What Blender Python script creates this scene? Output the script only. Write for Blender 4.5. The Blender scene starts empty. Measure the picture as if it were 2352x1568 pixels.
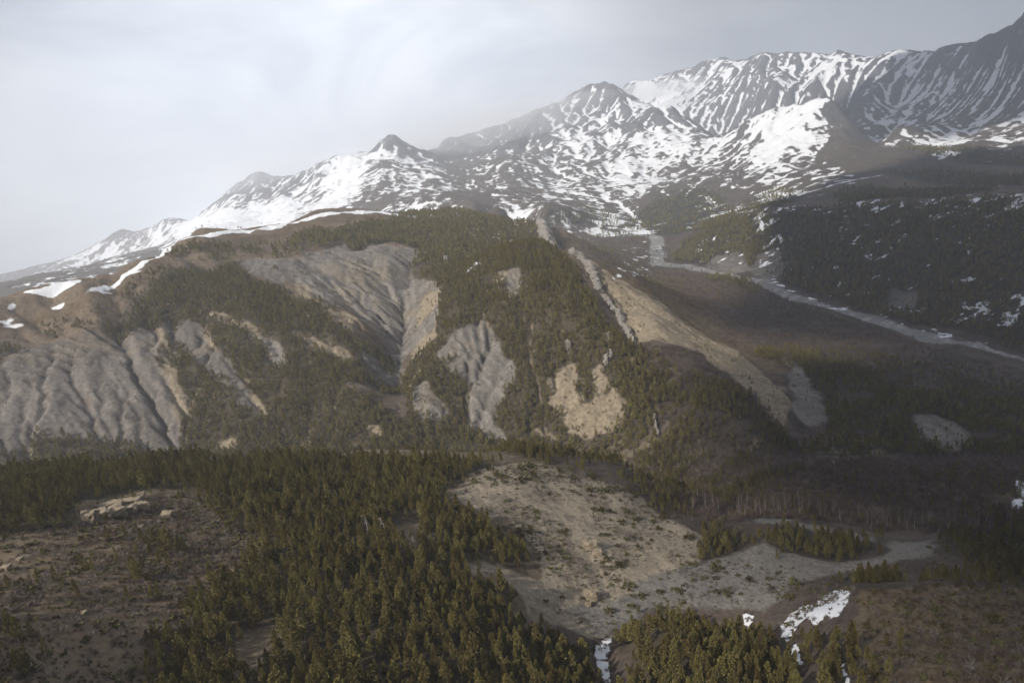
import bpy, math, random
import numpy as np

# ------------------------------------------------------------------ camera, sky, sun, exposure
scn = bpy.context.scene
col = scn.collection
CAMZ = 420.0                                   # camera height above the datum (metres)
PITCH, ROLL, F = math.radians(14.5), math.radians(7.5), 1568.0
cam_data = bpy.data.cameras.new('camera')
cam_data.sensor_width = 36.0
cam_data.lens = 24.0
cam_data.clip_start = 1.0
cam_data.clip_end = 60000.0
cam = bpy.data.objects.new('camera', cam_data)
col.objects.link(cam)
cam.location = (0, 0, CAMZ)
from mathutils import Matrix, Vector
cam.rotation_euler = (Matrix.Rotation(math.pi / 2 - PITCH, 3, 'X') @ Matrix.Rotation(-ROLL, 3, 'Z')).to_euler()
scn.camera = cam

SUN_EL, SUN_AZ = math.radians(37), math.radians(-128)      # azimuth measured from +Y towards +X: sun to the left, a little behind
sun_dir = Vector((math.sin(SUN_AZ) * math.cos(SUN_EL), math.cos(SUN_AZ) * math.cos(SUN_EL), math.sin(SUN_EL)))
sd = bpy.data.lights.new('sun', 'SUN')
sd.energy = 5.0
sd.angle = math.radians(2.0)
sd.color = (1.0, 0.925, 0.81)
sun = bpy.data.objects.new('sun', sd)
col.objects.link(sun)
sun.rotation_euler = sun_dir.to_track_quat('Z', 'Y').to_euler()

world = bpy.data.worlds.new('World')
scn.world = world
world.use_nodes = True
wn, wl = world.node_tree.nodes, world.node_tree.links
for n in list(wn):
    wn.remove(n)
w_out = wn.new('ShaderNodeOutputWorld')
w_bg = wn.new('ShaderNodeBackground')
w_bg.inputs['Strength'].default_value = 0.1
w_sky = wn.new('ShaderNodeTexSky')
w_sky.sky_type = 'NISHITA'
w_sky.sun_disc = False
w_sky.sun_elevation = SUN_EL
w_sky.sun_rotation = SUN_AZ
w_sky.altitude = 1500
w_co = wn.new('ShaderNodeTexCoord')
w_map = wn.new('ShaderNodeMapping')
w_map.inputs['Scale'].default_value = (1.0, 1.0, 2.4)
w_map.inputs['Location'].default_value = (0.45, 0.2, 0.9)
w_n = wn.new('ShaderNodeTexNoise')
w_n.inputs['Scale'].default_value = 2.1
w_n.inputs['Detail'].default_value = 7
w_n.inputs['Roughness'].default_value = 0.52
w_n.inputs['Distortion'].default_value = 0.6
w_ramp = wn.new('ShaderNodeValToRGB')
e = w_ramp.color_ramp.elements
e[0].position, e[0].color = 0.37, (4.0, 4.4, 5.3, 1)
e[1].position, e[1].color = 0.62, (7.6, 7.9, 8.4, 1)
w_mix = wn.new('ShaderNodeMix')
w_mix.data_type = 'RGBA'
w_mix.inputs[0].default_value = 0.92
# the cloud layer is thinner, so brighter, over the pass straight ahead
w_dot = wn.new('ShaderNodeVectorMath')
w_dot.operation = 'DOT_PRODUCT'
w_dot.inputs[1].default_value = Vector((-0.20, 0.97, 0.07)).normalized()
w_nrm = wn.new('ShaderNodeVectorMath')
w_nrm.operation = 'NORMALIZE'
w_gl = wn.new('ShaderNodeMapRange')
w_gl.interpolation_type = 'SMOOTHSTEP'
w_gl.inputs['From Min'].default_value = 0.87
w_gl.inputs['From Max'].default_value = 1.0
w_gl.inputs['To Min'].default_value = 0.55
w_gl.inputs['To Max'].default_value = 1.35
w_mul = wn.new('ShaderNodeVectorMath')
w_mul.operation = 'SCALE'
wl.new(w_co.outputs['Generated'], w_nrm.inputs[0])
wl.new(w_nrm.outputs[0], w_dot.inputs[0])
wl.new(w_dot.outputs['Value'], w_gl.inputs['Value'])
wl.new(w_co.outputs['Generated'], w_map.inputs['Vector'])
wl.new(w_map.outputs['Vector'], w_n.inputs['Vector'])
wl.new(w_n.outputs['Fac'], w_ramp.inputs['Fac'])
wl.new(w_ramp.outputs['Color'], w_mul.inputs[0])
wl.new(w_gl.outputs['Result'], w_mul.inputs['Scale'])
wl.new(w_sky.outputs['Color'], w_mix.inputs[6])
wl.new(w_mul.outputs[0], w_mix.inputs[7])
wl.new(w_mix.outputs[2], w_bg.inputs['Color'])
wl.new(w_bg.outputs['Background'], w_out.inputs['Surface'])

vs = scn.view_settings
vs.view_transform = 'Standard'
vs.look = 'None'
vs.exposure = 0.3
vs.gamma = 1.0
vs.use_curve_mapping = False
scn.cycles.use_denoising = True
scn.cycles.volume_bounces = 3
scn.cycles.max_bounces = 6
scn.cycles.diffuse_bounces = 2
HAZE = 1.0e-4

# ------------------------------------------------------------------ helpers
rng = np.random.default_rng(7)
CP_, SP_, CR_, SR_ = math.cos(PITCH), math.sin(PITCH), math.cos(ROLL), math.sin(ROLL)


def ray(px, py):
    """direction of a point of the photograph as (azimuth, tangent of elevation)"""
    dx, dy = (px - 1176) / F, (784 - py) / F
    a, b = dx * CR_ + dy * SR_, -dx * SR_ + dy * CR_
    f, u = CP_ + b * SP_, b * CP_ - SP_
    return math.atan2(a, f), u / math.hypot(a, f)


def to_photo(x, y, z):
    """world point -> where it is seen in the photograph (z above the datum)"""
    z = z - CAMZ
    f = y * CP_ - z * SP_
    u = y * SP_ + z * CP_
    f = np.maximum(f, 1e-3)
    a, b = x / f, u / f
    return 1176 + F * (a * CR_ - b * SR_), 784 - F * (a * SR_ + b * CR_)


def hash2(ix, iy, seed):
    h = (ix.astype(np.int64) * 374761393 + iy.astype(np.int64) * 668265263 + seed * 1442695041) & 0xFFFFFFFF
    h = ((h ^ (h >> 13)) * 1274126177) & 0xFFFFFFFF
    h = h ^ (h >> 16)
    return (h & 0xFFFFFF).astype(np.float32) / 16777216.0


def vnoise(x, y, seed=0):
    """smooth value noise, -1..1"""
    ix, iy = np.floor(x), np.floor(y)
    fx, fy = (x - ix).astype(np.float32), (y - iy).astype(np.float32)
    ix, iy = ix.astype(np.int64), iy.astype(np.int64)
    ux, uy = fx * fx * fx * (fx * (fx * 6 - 15) + 10), fy * fy * fy * (fy * (fy * 6 - 15) + 10)
    a, b = hash2(ix, iy, seed), hash2(ix + 1, iy, seed)
    c, d = hash2(ix, iy + 1, seed), hash2(ix + 1, iy + 1, seed)
    return ((a + (b - a) * ux) * (1 - uy) + (c + (d - c) * ux) * uy) * 2 - 1


def fbm(x, y, oct=4, seed=0, gain=0.5, ridged=False):
    s, amp, tot = 0, 1.0, 0
    ca, sa = math.cos(0.6), math.sin(0.6)
    for i in range(oct):
        n = vnoise(x, y, seed + i * 17)
        s = s + amp * (1 - 2 * np.abs(n) if ridged else n)
        tot += amp
        amp *= gain
        x, y = (x * ca - y * sa) * 2.03 + 5.3, (x * sa + y * ca) * 2.03 - 1.7
    return s / tot


def smooth(a, b, x):
    t = np.clip((x - a) / (b - a), 0, 1)
    return t * t * (3 - 2 * t)


# ------------------------------------------------------------------ the shape of the land
# survey points: (photo x, photo y, distance) - a negative third value is a height below the camera instead
SURVEY = [
 # near bench, wash, knoll and brown hill
 (-150,1568,-95),(0,1568,-100),(200,1568,-114),(400,1568,-128),(600,1568,-134),(800,1568,-140),(950,1568,-146),(1100,1568,-152),(1250,1568,-162),(1340,1568,-172),
 (1390,1540,-180),(1395,1460,-184),(1440,1568,-172),(1460,1500,-171),(1500,1568,-163),(1500,1490,-165),(1600,1470,-166),(1700,1480,-168),(1770,1490,-172),(1600,1568,-159),(1700,1568,-161),
 (1800,1500,-170),(1860,1410,-172),(1930,1375,-170),(1850,1568,-162),(1960,1460,-158),(1980,1568,-142),(2150,1568,-138),(2352,1568,-134),(2500,1568,-130),
 (2100,1440,-155),(2250,1440,-152),(2400,1440,-150),
 (0,1400,-106),(200,1400,-115),(400,1400,-127),(600,1400,-135),(800,1400,-141),(1000,1400,-150),(1150,1400,-163),(1230,1430,-174),(1310,1440,-181),
 (0,1250,-110),(200,1250,-118),(400,1250,-128),(600,1250,-138),(800,1250,-146),(1000,1250,-156),(1100,1250,-164),(1180,1300,-170),(1260,1330,-177),(1350,1390,-186),(1450,1400,-190),
 (0,1150,-112),(200,1150,-121),(400,1150,-131),(600,1150,-141),(800,1150,-151),(1000,1150,-161),(1100,1150,-168),(1200,1150,-176),(1300,1150,-185),(1400,1180,-193),(1500,1220,-200),
 (1200,1230,-174),(1300,1250,-182),(1400,1280,-188),(1500,1320,-193),(1600,1300,-198),(1700,1330,-199),(1600,1370,-194),(1750,1360,-197),(1900,1290,-204),(2050,1270,-209),(2200,1280,-212),(2352,1290,-212),
 (1700,1240,-206),(1850,1230,-210),(1800,1200,-210),(1950,1225,-213),
 # lower birch slope
 (1640,1150,-226),(1750,1150,-242),(1900,1150,-244),(2050,1150,-242),(2200,1150,-238),(2352,1150,-232),(2352,1060,-256),(2200,1080,-256),(2050,1080,-262),(1900,1080,-268),(1750,1090,-266),
 # foot of the central hill and the badlands
 (0,1045,870),(100,1050,850),(200,1045,830),(300,1045,815),(430,1040,800),(560,1020,775),(700,1010,760),(800,1000,750),(900,990,745),(1000,1005,735),(1150,1020,715),(1300,1025,690),(1420,1030,660),(1550,1060,600),
 # left mountain
 (0,950,925),(0,870,985),(0,800,1040),(0,745,1090),(-150,1000,930),(-150,850,1040),
 (110,1000,865),(110,900,930),(110,830,990),(110,760,1050),(110,710,1110),
 (200,950,885),(200,860,945),(200,770,1005),(200,700,1070),
 (300,950,865),(300,860,925),(300,770,995),(300,690,1080),(300,640,1160),
 (430,950,845),(430,870,900),(430,790,965),(430,700,1060),(430,620,1220),(430,575,1340),
 (540,930,820),(540,850,885),(540,760,965),(540,680,1070),(540,600,1270),(540,550,1440),
 (650,920,810),(650,840,875),(650,760,950),(650,690,1050),(650,610,1220),(650,550,1450),
 (760,930,790),(760,850,855),(760,760,945),(770,700,1030),(770,640,1150),(780,590,1290),(790,530,1560),
 (850,940,775),(850,860,855),(850,790,935),(860,720,1040),(870,640,1180),(880,590,1310),(890,530,1600),
 (900,900,850),(905,840,925),(925,770,1000),(945,720,1060),(950,640,1210),(950,580,1390),(980,520,1700),(1060,540,1560),(1060,600,1240),(1020,600,1260),
 # central hill
 (960,930,785),(970,850,850),(985,780,910),(1000,720,965),(1010,660,1030),(1060,640,1060),
 (1060,950,770),(1060,860,825),(1060,780,880),(1070,700,945),(1100,630,1040),(1140,585,1110),
 (1170,940,750),(1170,860,800),(1170,770,865),(1170,680,940),(1170,610,1040),(1180,575,1110),
 (1300,940,730),(1300,860,785),(1300,770,850),(1290,680,925),(1270,610,1030),(1240,575,1100),
 (1400,930,715),(1400,850,775),(1400,780,835),(1370,700,905),(1330,630,1000),
 (1480,960,680),(1480,880,745),(1500,800,825),(1560,930,700),(1560,850,775),(1620,960,660),(1640,880,740),(1700,960,660),(1700,890,740),(1720,1020,620),(1800,990,650),(1800,920,710),(1880,1010,660),(1890,930,750),(1980,1010,670),(2100,1020,660),
 # tan slope right of the rib
 (1500,740,900),(1480,680,990),(1440,630,1080),(1400,605,1160),(1560,760,920),(1600,800,880),(1560,720,1020),(1540,680,1130),(1640,780,960),(1700,820,900),(1760,850,880),(1830,860,870),(1600,740,1080),
 (1950,890,-290),(2100,940,-288),(2220,970,-285),(2352,980,-290),(2480,1000,-290),
 # valley floor and river
 (1690,760,-316),(1780,790,-318),(1900,820,-320),(2000,850,-322),(2200,890,-325),(2352,920,-326),
 (1450,545,-322),(1500,575,-327),(1490,600,-330),(1600,620,-334),(1740,645,-338),(1820,685,-340),(1900,705,-341),(2060,760,-345),(2200,795,-349),(2352,830,-352),(2480,860,-354),
 (1620,680,-328),(1550,640,-326),(1420,575,-318),(1480,620,-324),(1700,700,-332),(1850,750,-334),(2100,820,-338),
 (1380,550,-312),(1350,525,-300),(1320,560,-280),(1290,530,1900),
 # wooded slope beyond the river
 (1560,585,2330),(1600,560,2330),(1640,600,2120),(1700,560,2120),(1780,600,1880),(1800,540,1990),(1900,650,1600),(1900,590,1720),(1900,520,1900),(2050,690,1440),(2050,610,1560),(2050,530,1730),(2200,730,1300),(2200,640,1420),(2200,540,1590),(2352,770,1200),(2352,680,1300),(2352,560,1450),(2480,700,1220),(2480,560,1370),
 # shelf above it and the foot of the range
 (1640,500,2800),(1560,520,2750),(1470,520,2900),(1780,465,2800),(1900,445,2700),(2000,440,2500),(2150,430,2400),(2352,425,2250),(1900,410,3100),(2100,400,2950),(2352,390,2700),(2250,360,3300),(2352,360,3200),(2100,340,3700),(2000,380,3400),(2480,400,2500),(2480,350,3200),
 (1400,500,3100),(1320,485,3000),(1250,478,2900),(1150,480,2700),(1080,475,2900),(1000,470,3100),(900,475,3300),
 # faces of the range
 (0,645,9000),(150,635,8500),(290,600,8000),(230,600,9000),(350,570,7800),(420,540,7000),(330,560,8400),
 (500,510,5800),(500,480,7000),(600,490,5200),(600,440,6200),(600,415,6600),(700,460,5000),(700,420,5800),(800,455,4300),(800,410,5200),(880,440,4200),(880,390,5000),(890,345,5600),(960,460,3700),(960,400,4700),(950,365,5400),
 (1050,440,4000),(1050,390,5000),(1050,350,5900),(1150,440,3900),(1150,380,5000),(1150,320,6100),(1250,440,3900),(1250,370,5000),(1250,300,6000),(1340,460,3600),(1350,400,4500),(1350,320,5500),(1350,250,6200),
 (1450,460,3500),(1450,400,4300),(1450,330,5100),(1430,270,5800),(1540,480,3200),(1540,420,3900),(1540,350,4700),(1540,290,5300),(1640,470,3200),(1640,410,3800),(1640,350,4500),(1740,450,3200),(1740,390,3800),(1740,340,4300),(1840,430,3200),(1840,370,3700),(1840,310,4100),(1900,270,4250),(1940,390,3400),(1950,320,3900),
 (2030,300,4500),(2060,330,4100),(2150,320,4150),(2250,320,3900),(2352,330,3600),(2100,270,4900),(2060,220,5600),(2200,250,4800),(2200,180,5300),(2300,230,4500),(2300,150,4900),(2352,250,4200),(2352,140,4550),(2480,300,3500),(2480,150,4200),
 (1760,230,6200),(1760,170,6700),(1850,170,6500),(1850,200,6100),(1950,190,6000),(1950,240,5500),(1680,220,6700),(1600,205,7600),(1530,205,7800),
 (100,680,3000),(0,668,3300),
]
# skylines: crest points and how far the land falls away right behind them (distance factor, drop in metres)
CREST = [
 # foreground crest
 ([(-150,1112,-118),(0,1108,-120),(100,1098,-126),(200,1088,-132),(320,1084,-139),(440,1074,-145),(560,1068,-151),(700,1060,-157),(850,1058,-165),(1000,1058,-172),(1100,1060,-178),(1200,1064,-184),(1300,1076,-191),(1420,1100,-200),(1550,1165,-208)], [(1.14,16),(1.35,75)]),
 ([(1480,1446,-168),(1560,1438,-168),(1640,1446,-169),(1720,1462,-171)], [(1.08,22)]),
 ([(1950,1352,-166),(2050,1338,-166),(2200,1334,-165),(2352,1338,-164),(2480,1345,-164)], [(1.1,22)]),
 ([(1700,1196,-207),(1800,1192,-208),(1900,1210,-211),(2000,1232,-214),(2100,1242,-216)], [(1.1,18)]),
 # left mountain
 ([(-150,745,1130),(0,690,1150),(100,662,1150),(200,636,1200),(290,611,1300),(370,590,1400),(395,562,1450),(450,538,1550),(560,528,1600),(640,520,1650),(720,488,1850),(800,483,1950),(870,484,2000),(960,496,2000),(1050,491,2050),(1150,507,2000),(1225,520,1900)], [(1.12,60),(1.4,180)]),
 # central summit and rib
 ([(1130,580,1130),(1180,560,1135),(1240,562,1130),(1300,578,1110)], [(1.08,45)]),
 ([(1312,580,1085),(1360,630,1010),(1400,695,950),(1430,745,900),(1457,792,850)], []),
 # edge of the wooded shelf
 ([(1580,540,2450),(1680,505,2300),(1780,482,2150),(1900,478,2000),(2000,472,1900),(2150,466,1780),(2352,456,1620),(2480,450,1550)], [(1.1,12)]),
 # pyramid
 ([(1690,292,4800),(1740,278,4700),(1800,252,4600),(1860,230,4500),(1905,215,4450)], [(1.1,160),(1.25,380)]),
 ([(1905,215,4450),(1950,275,4300),(2000,325,4150)], [(1.08,90)]),
 # front peak and its shoulder
 ([(1005,341,6200),(1020,321,6400),(1060,312,6500),(1100,301,6600),(1150,283,6650),(1200,266,6700),(1240,250,6700),(1280,236,6700),(1312,215,6650),(1345,195,6600),(1385,193,6500)], [(1.12,260),(1.3,600)]),
 ([(1410,206,6400),(1430,222,6300),(1500,232,6100),(1560,240,5900),(1600,285,5600),(1650,298,5300)], [(1.07,150)]),
 # left peaks
 ([(-150,645,12500),(0,632,12000),(90,607,11500),(160,592,11000),(225,556,10000),(290,521,9500),(330,537,9500),(355,512,9000),(400,497,8500),(430,507,8000)], [(1.12,300)]),
 ([(440,505,7800),(490,467,7500),(510,450,7300),(530,430,7000),(565,408,6900),(600,394,6800),(650,406,6600),(690,398,6500),(720,381,6400),(760,361,6200),(800,355,6100),(850,346,6000),(870,328,5900),(885,314,5900),(905,309,5900),(922,315,5900),(938,336,6000),(970,342,6100),(1005,341,6200)], [(1.15,350)]),
 # back range
 ([(1440,192,9000),(1480,187,8800),(1545,166,8600),(1600,148,8400),(1660,129,8100),(1690,145,7800),(1745,119,7300),(1830,122,6900),(1950,121,6700),(2005,131,6600),(2060,116,6400),(2150,116,6000),(2190,101,5700),(2240,96,5400),(2290,71,5100),(2352,31,4800),(2480,-50,4500)], [(1.15,350)]),
]
pts = []
for px, py, d in SURVEY:
    t, e = ray(px, py)
    r = d if d > 0 else d / e
    pts.append((t, math.log(r), e))
for line, back in CREST:
    for i, (px, py, d) in enumerate(line):
        t, e = ray(px, py)
        r = d if d > 0 else d / e
        pts.append((t, math.log(r), e))
        for k, drop in back:
            pts.append((t, math.log(r * k), (r * e - drop) / (r * k)))
        if i + 1 < len(line):                        # a point half way keeps the crest continuous
            qx, qy, q = line[i + 1]
            t2, e2 = ray(qx, qy)
            r2 = q if q > 0 else q / e2
            pts.append(((t + t2) / 2, math.log((r + r2) / 2), (e + e2) / 2))
# ground nobody sees: right under the helicopter, the trough behind the first crest, the far side of everything
for deg in range(-56, 57, 7):
    t = math.radians(deg)
    pts.append((t, math.log(95), -(100 + 45 * smooth(-40, 5, deg)) / 95))
    pts.append((t, math.log(125), -(102 + 47 * smooth(-40, 5, deg)) / 125))
    pts.append((t, math.log(15500), -0.05))
    if deg < 14:
        pts.append((t, math.log(620), -(225 + 80 * smooth(-40, 0, deg)) / 620))
P3 = np.array(pts)
key = np.unique(np.round(P3[:, :2] * 220), axis=0, return_index=True)[1]
P3 = P3[key]
LS = 0.62
cen = np.stack([P3[:, 0], P3[:, 1] * LS], 1)
SOFT = 0.012


def kern(d2):
    return np.sqrt(d2 + SOFT * SOFT)


D2 = ((cen[:, None] - cen[None]) ** 2).sum(-1)
n = len(cen)
A = np.zeros((n + 3, n + 3))
A[:n, :n] = kern(D2) - 2e-4 * np.eye(n)
A[:n, n] = 1
A[:n, n + 1:] = cen
A[n:, :n] = A[:n, n:].T
wgt = np.linalg.solve(A, np.concatenate([P3[:, 2], np.zeros(3)]))
print('survey points', n)

# coarse polar table of the surface
TH0, TH1, L0, L1 = math.radians(-57), math.radians(57), math.log(90), math.log(15000)
CT, CL = 340, 420
tg = np.linspace(TH0, TH1, CT)
lg = np.linspace(L0, L1, CL)
TAB = np.zeros((CL, CT))
for i, l in enumerate(lg):
    d2 = (tg[:, None] - cen[None, :, 0]) ** 2 + (l * LS - cen[None, :, 1]) ** 2
    TAB[i] = kern(d2) @ wgt[:n] + wgt[n] + tg * wgt[n + 1] + l * LS * wgt[n + 2]


def bilin(tab, u, v):
    """tab[v, u] at fractional positions"""
    h, w = tab.shape
    u = np.clip(u, 0, w - 1.001)
    v = np.clip(v, 0, h - 1.001)
    iu, iv = u.astype(np.int64), v.astype(np.int64)
    fu, fv = u - iu, v - iv
    return (tab[iv, iu] * (1 - fu) + tab[iv, iu + 1] * fu) * (1 - fv) + (tab[iv + 1, iu] * (1 - fu) + tab[iv + 1, iu + 1] * fu) * fv


def base_height(x, y):
    r = np.hypot(x, y)
    t = np.arctan2(x, y)
    return CAMZ + r * bilin(TAB, (t - TH0) / (TH1 - TH0) * (CT - 1), (np.log(np.maximum(r, 91)) - L0) / (L1 - L0) * (CL - 1))


def locate(px, py, rmin=100.0, rmax=14000.0):
    """where the line of sight through a photo point meets the land"""
    t, e = ray(px, py)
    ls = np.linspace(math.log(rmin), math.log(rmax), 3000)
    tab = bilin(TAB, np.full(3000, (t - TH0) / (TH1 - TH0) * (CT - 1)), (ls - L0) / (L1 - L0) * (CL - 1))
    ok = np.nonzero(tab >= e)[0]
    r = math.exp(ls[ok[0]]) if len(ok) else rmax
    return r * math.sin(t), r * math.cos(t)

# ------------------------------------------------------------------ what covers the land: outlines in photo points with the distances they hold for
def za(*p):                                     # outlines measured on four enlarged quarters of the photograph
    return [(x / 2, 344.5 + y / 2) for x, y in p]


def zb(*p):
    return [(1176 + x / 2, 344.5 + y / 2) for x, y in p]


def ze(*p):
    return [(746.5 + x * .3662, 516.8 + y * .3662) for x, y in p]


def zy(*p):
    return [(746.5 + x * .3662, 994 + y * .3662) for x, y in p]


def zz(*p):
    return [(1548.1 + x * .3662, 994 + y * .3662) for x, y in p]


def zd(*p):
    return [(x * .3662, 366.2 + y * .3662) for x, y in p]


MID = (600, 2150)
NEAR = (90, 560)
MARL = [
 (MID, za((0,1000),(60,960),(100,930),(170,900),(300,850),(430,790),(480,830),(560,830),(640,790),(700,800),(740,850),(700,900),(690,960),(720,1000),(780,1060),(840,1130),(850,1220),(820,1260),(815,1400),(760,1410),(560,1360),(400,1340),(250,1330),(150,1320),(100,1400),(0,1400))),
 (MID, za((710,770),(800,750),(900,790),(950,850),(975,910),(1000,950),(1050,990),(1060,1040),(1080,1010),(1140,1040),(1170,1100),(1230,1150),(1260,1190),(1180,1190),(1060,1160),(1080,1120),(1000,1070),(930,1040),(880,960),(860,910),(740,860))),
 (MID, za((1100,830),(1200,860),(1280,890),(1340,990),(1280,980),(1200,900))),
 (MID, za((1110,500),(1200,480),(1350,500),(1500,460),(1570,430),(1600,470),(1670,470),(1700,440),(1760,430),(1820,440),(1915,460),(1900,560),(1925,600),(1980,610),(2020,640),(2010,700),(1990,800),(1900,900),(1850,920),(1800,870),(1700,810),(1640,740),(1500,700),(1360,610),(1300,620),(1200,600),(1120,570))),
 (MID, za((1640,920),(1700,950),(1790,1050),(1810,1090),(1740,1070),(1680,1000))),
 (MID, za((1780,830),(1900,880),(1830,960),(1840,1080),(1800,1100),(1790,960))),
 (MID, za((1910,1150),(1970,1080),(2000,1130),(2080,1200),(2090,1270),(1960,1250),(1910,1210))),
 (MID, ze((710,850),(770,740),(830,680),(900,600),(960,580),(990,610),(1040,620),(1075,690),(1075,780),(1110,800),(1160,850),(1170,930),(1165,1010),(1120,1090),(1070,1150),(1070,1220),(1140,1300),(1190,1390),(1130,1370),(1000,1310),(910,1270),(900,1220),(905,1110),(960,990),(880,1020),(860,1010),(800,960),(760,880))),
 (MID, zb((1270,980),(1310,990),(1360,1060),(1410,1140),(1445,1240),(1430,1280),(1330,1280),(1280,1240),(1290,1160),(1280,1080))),
 (MID, zb((1850,1220),(1960,1210),(2050,1240),(2110,1310),(2100,1370),(1990,1370),(1900,1330))),
 (MID, zb((880,530),(960,480),(1060,460),(1080,500),(1100,560),(1000,575))),
 (MID, zb((1090,575),(1130,480),(1240,440),(1260,500),(1240,600),(1160,600))),
 (MID, zb((1700,725),(1740,640),(1830,650),(1900,660),(1850,730),(1780,740))),
 (MID, ze((1160,330),(1200,290),(1240,310),(1260,350),(1230,420),(1190,470),(1160,480),(1170,400))),
]
TAN = [
 (MID, za((940,740),(1020,745),(1110,790),(1200,830),(1150,850),(1080,820),(970,770))),
 (MID, za((1480,715),(1560,730),(1650,760),(1790,820),(1740,820),(1640,790),(1590,850),(1560,800),(1500,740))),
 (MID, za((1360,605),(1450,640),(1390,690))),
 (MID, za((1290,700),(1440,780),(1400,780))),
 (MID, za((1320,820),(1400,850),(1560,910),(1640,960),(1560,940),(1440,900))),
 (MID, za((1660,1290),(1740,1290),(1750,1330),(1700,1345))),
 (MID, za((1770,1335),(1830,1300),(1845,1315),(1790,1345))),
 (MID, za((980,1345),(1090,1310),(1080,1365),(980,1385))),
 (MID, za((700,790),(735,800),(850,1220),(800,1260),(780,1180),(770,1060))),
 (MID, za((905,790),(955,850),(985,930),(960,940),(935,870))),
 (MID, za((1070,1010),(1140,1040),(1180,1100),(1250,1190),(1210,1190),(1140,1090))),
 (MID, za((1870,930),(1950,830),(2000,780),(1995,840),(1920,930),(1885,960))),
 (MID, za((1890,1090),(1955,965),(1945,1030),(1895,1110))),
 (MID, za((1930,650),(2000,640),(2010,690),(1960,740),(1900,790))),
 (MID, ze((1385,940),(1420,950),(1460,900),(1520,870),(1560,890),(1580,960),(1600,1060),(1650,1110),(1690,1150),(1700,1060),(1700,950),(1710,880),(1750,890),(1760,960),(1800,1000),(1880,1060),(1890,1200),(1860,1290),(1760,1300),(1650,1330),(1560,1300),(1530,1200),(1430,1130),(1400,1040))),
 (MID, ze((1060,350),(1100,310),(1160,300),(1160,360),(1110,400))),
 (MID, ze((1280,1260),(1330,1250),(1390,1310),(1480,1320),(1520,1350),(1300,1310))),
 (MID, ze((1560,1410),(1600,1420),(1630,1480),(1610,1495))),
 (MID, ze((790,200),(860,205),(870,235),(820,225))),
 (MID, zb((330,490),(400,530),(470,590),(560,640),(700,700),(770,760),(830,830),(1000,900),(1060,950),(1100,980),(1200,1060),(1240,1110),(1260,1200),(1230,1290),(1190,1240),(1090,1130),(1000,1040),(900,960),(800,930),(650,890),(570,900),(540,850),(500,760),(480,700),(430,640),(380,590))),
 # the near bare slope
 (NEAR, zy((1000,180),(1080,170),(1330,160),(1560,230),(1830,310),(2000,400),(2195,520),(2400,640),(2400,900),(2195,940),(1890,1080),(1830,1230),(1700,1330),(1600,1290),(1430,1190),(1330,1170),(1300,1080),(1180,1000),(1010,960),(900,880),(980,840),(1240,920),(1380,940),(1420,800),(1290,650),(1200,520),(1040,420),(900,340),(860,260))),
 (NEAR, [(1100,1080),(1030,1110),(1090,1150),(1150,1180),(1170,1120)]),
]
GRAVEL = [
 ((700, 4000), zb((510,385),(620,380),(690,400),(702,430),(684,460),(724,470),(694,500),(670,512),(740,520),(850,530),(950,558),(1090,588),(1170,593),(1210,620),(1290,658),(1400,688),(1450,713),(1560,733),(1690,758),(1760,798),(1900,838),(2010,868),(2150,898),(2400,960),(2400,985),(2200,925),(2010,888),(1900,884),(1760,833),(1680,803),(1560,758),(1440,723),(1300,693),(1200,663),(1140,623),(1080,603),(950,578),(800,542),(640,534),(626,500),(636,455),(646,420),(610,396),(510,393))),
 (NEAR, [(1250,1400),(1330,1420),(1370,1465),(1400,1470),(1500,1400),(1600,1390),(1760,1400),(1830,1340),(1940,1310),(2120,1280),(2150,1250),(2080,1245),(1990,1290),(1900,1290),(1800,1265),(1760,1240),(1700,1270),(1640,1285),(1590,1300),(1500,1330),(1420,1380),(1330,1390)]),
 (NEAR, zz((420,560),(560,545),(700,545),(830,590),(1000,600),(1230,660),(1300,690),(1480,690),(1640,665),(1600,690),(1340,715),(1200,690),(1000,625),(840,610),(700,575),(540,570))),
]
GRASS = [                                        # dry turf
 ((900, 5000), [(-200,790),(0,735),(60,718),(120,705),(200,672),(300,640),(395,585),(470,560),(560,545),(620,545),(640,516),(720,486),(800,480),(880,486),(980,500),(900,515),(800,510),(720,530),(640,560),(560,570),(470,580),(395,590),(330,640),(250,665),(150,715),(60,745),(-200,830)]),
 (MID, zb((400,525),(560,590),(700,650),(900,740),(1000,820),(1160,930),(1280,960),(1240,1080),(1000,905),(830,835),(770,765),(560,645),(470,595))),
 (NEAR, [(1960,1350),(2100,1335),(2360,1338),(2500,1340),(2500,1700),(1980,1700),(1965,1500)]),
 (NEAR, [(-200,1230),(0,1225),(120,1205),(200,1200),(400,1190),(520,1230),(570,1330),(480,1400),(420,1450),(340,1568),(300,1700),(-200,1700)]),
 ((330, 900), [(2160,1080),(2260,1085),(2320,1100),(2330,1140),(2200,1130),(2120,1100)]),
 ((2000, 4500), [(1880,440),(2000,400),(2100,395),(2352,385),(2500,385),(2500,430),(2352,425),(2150,430),(1950,450)]),
]
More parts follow.
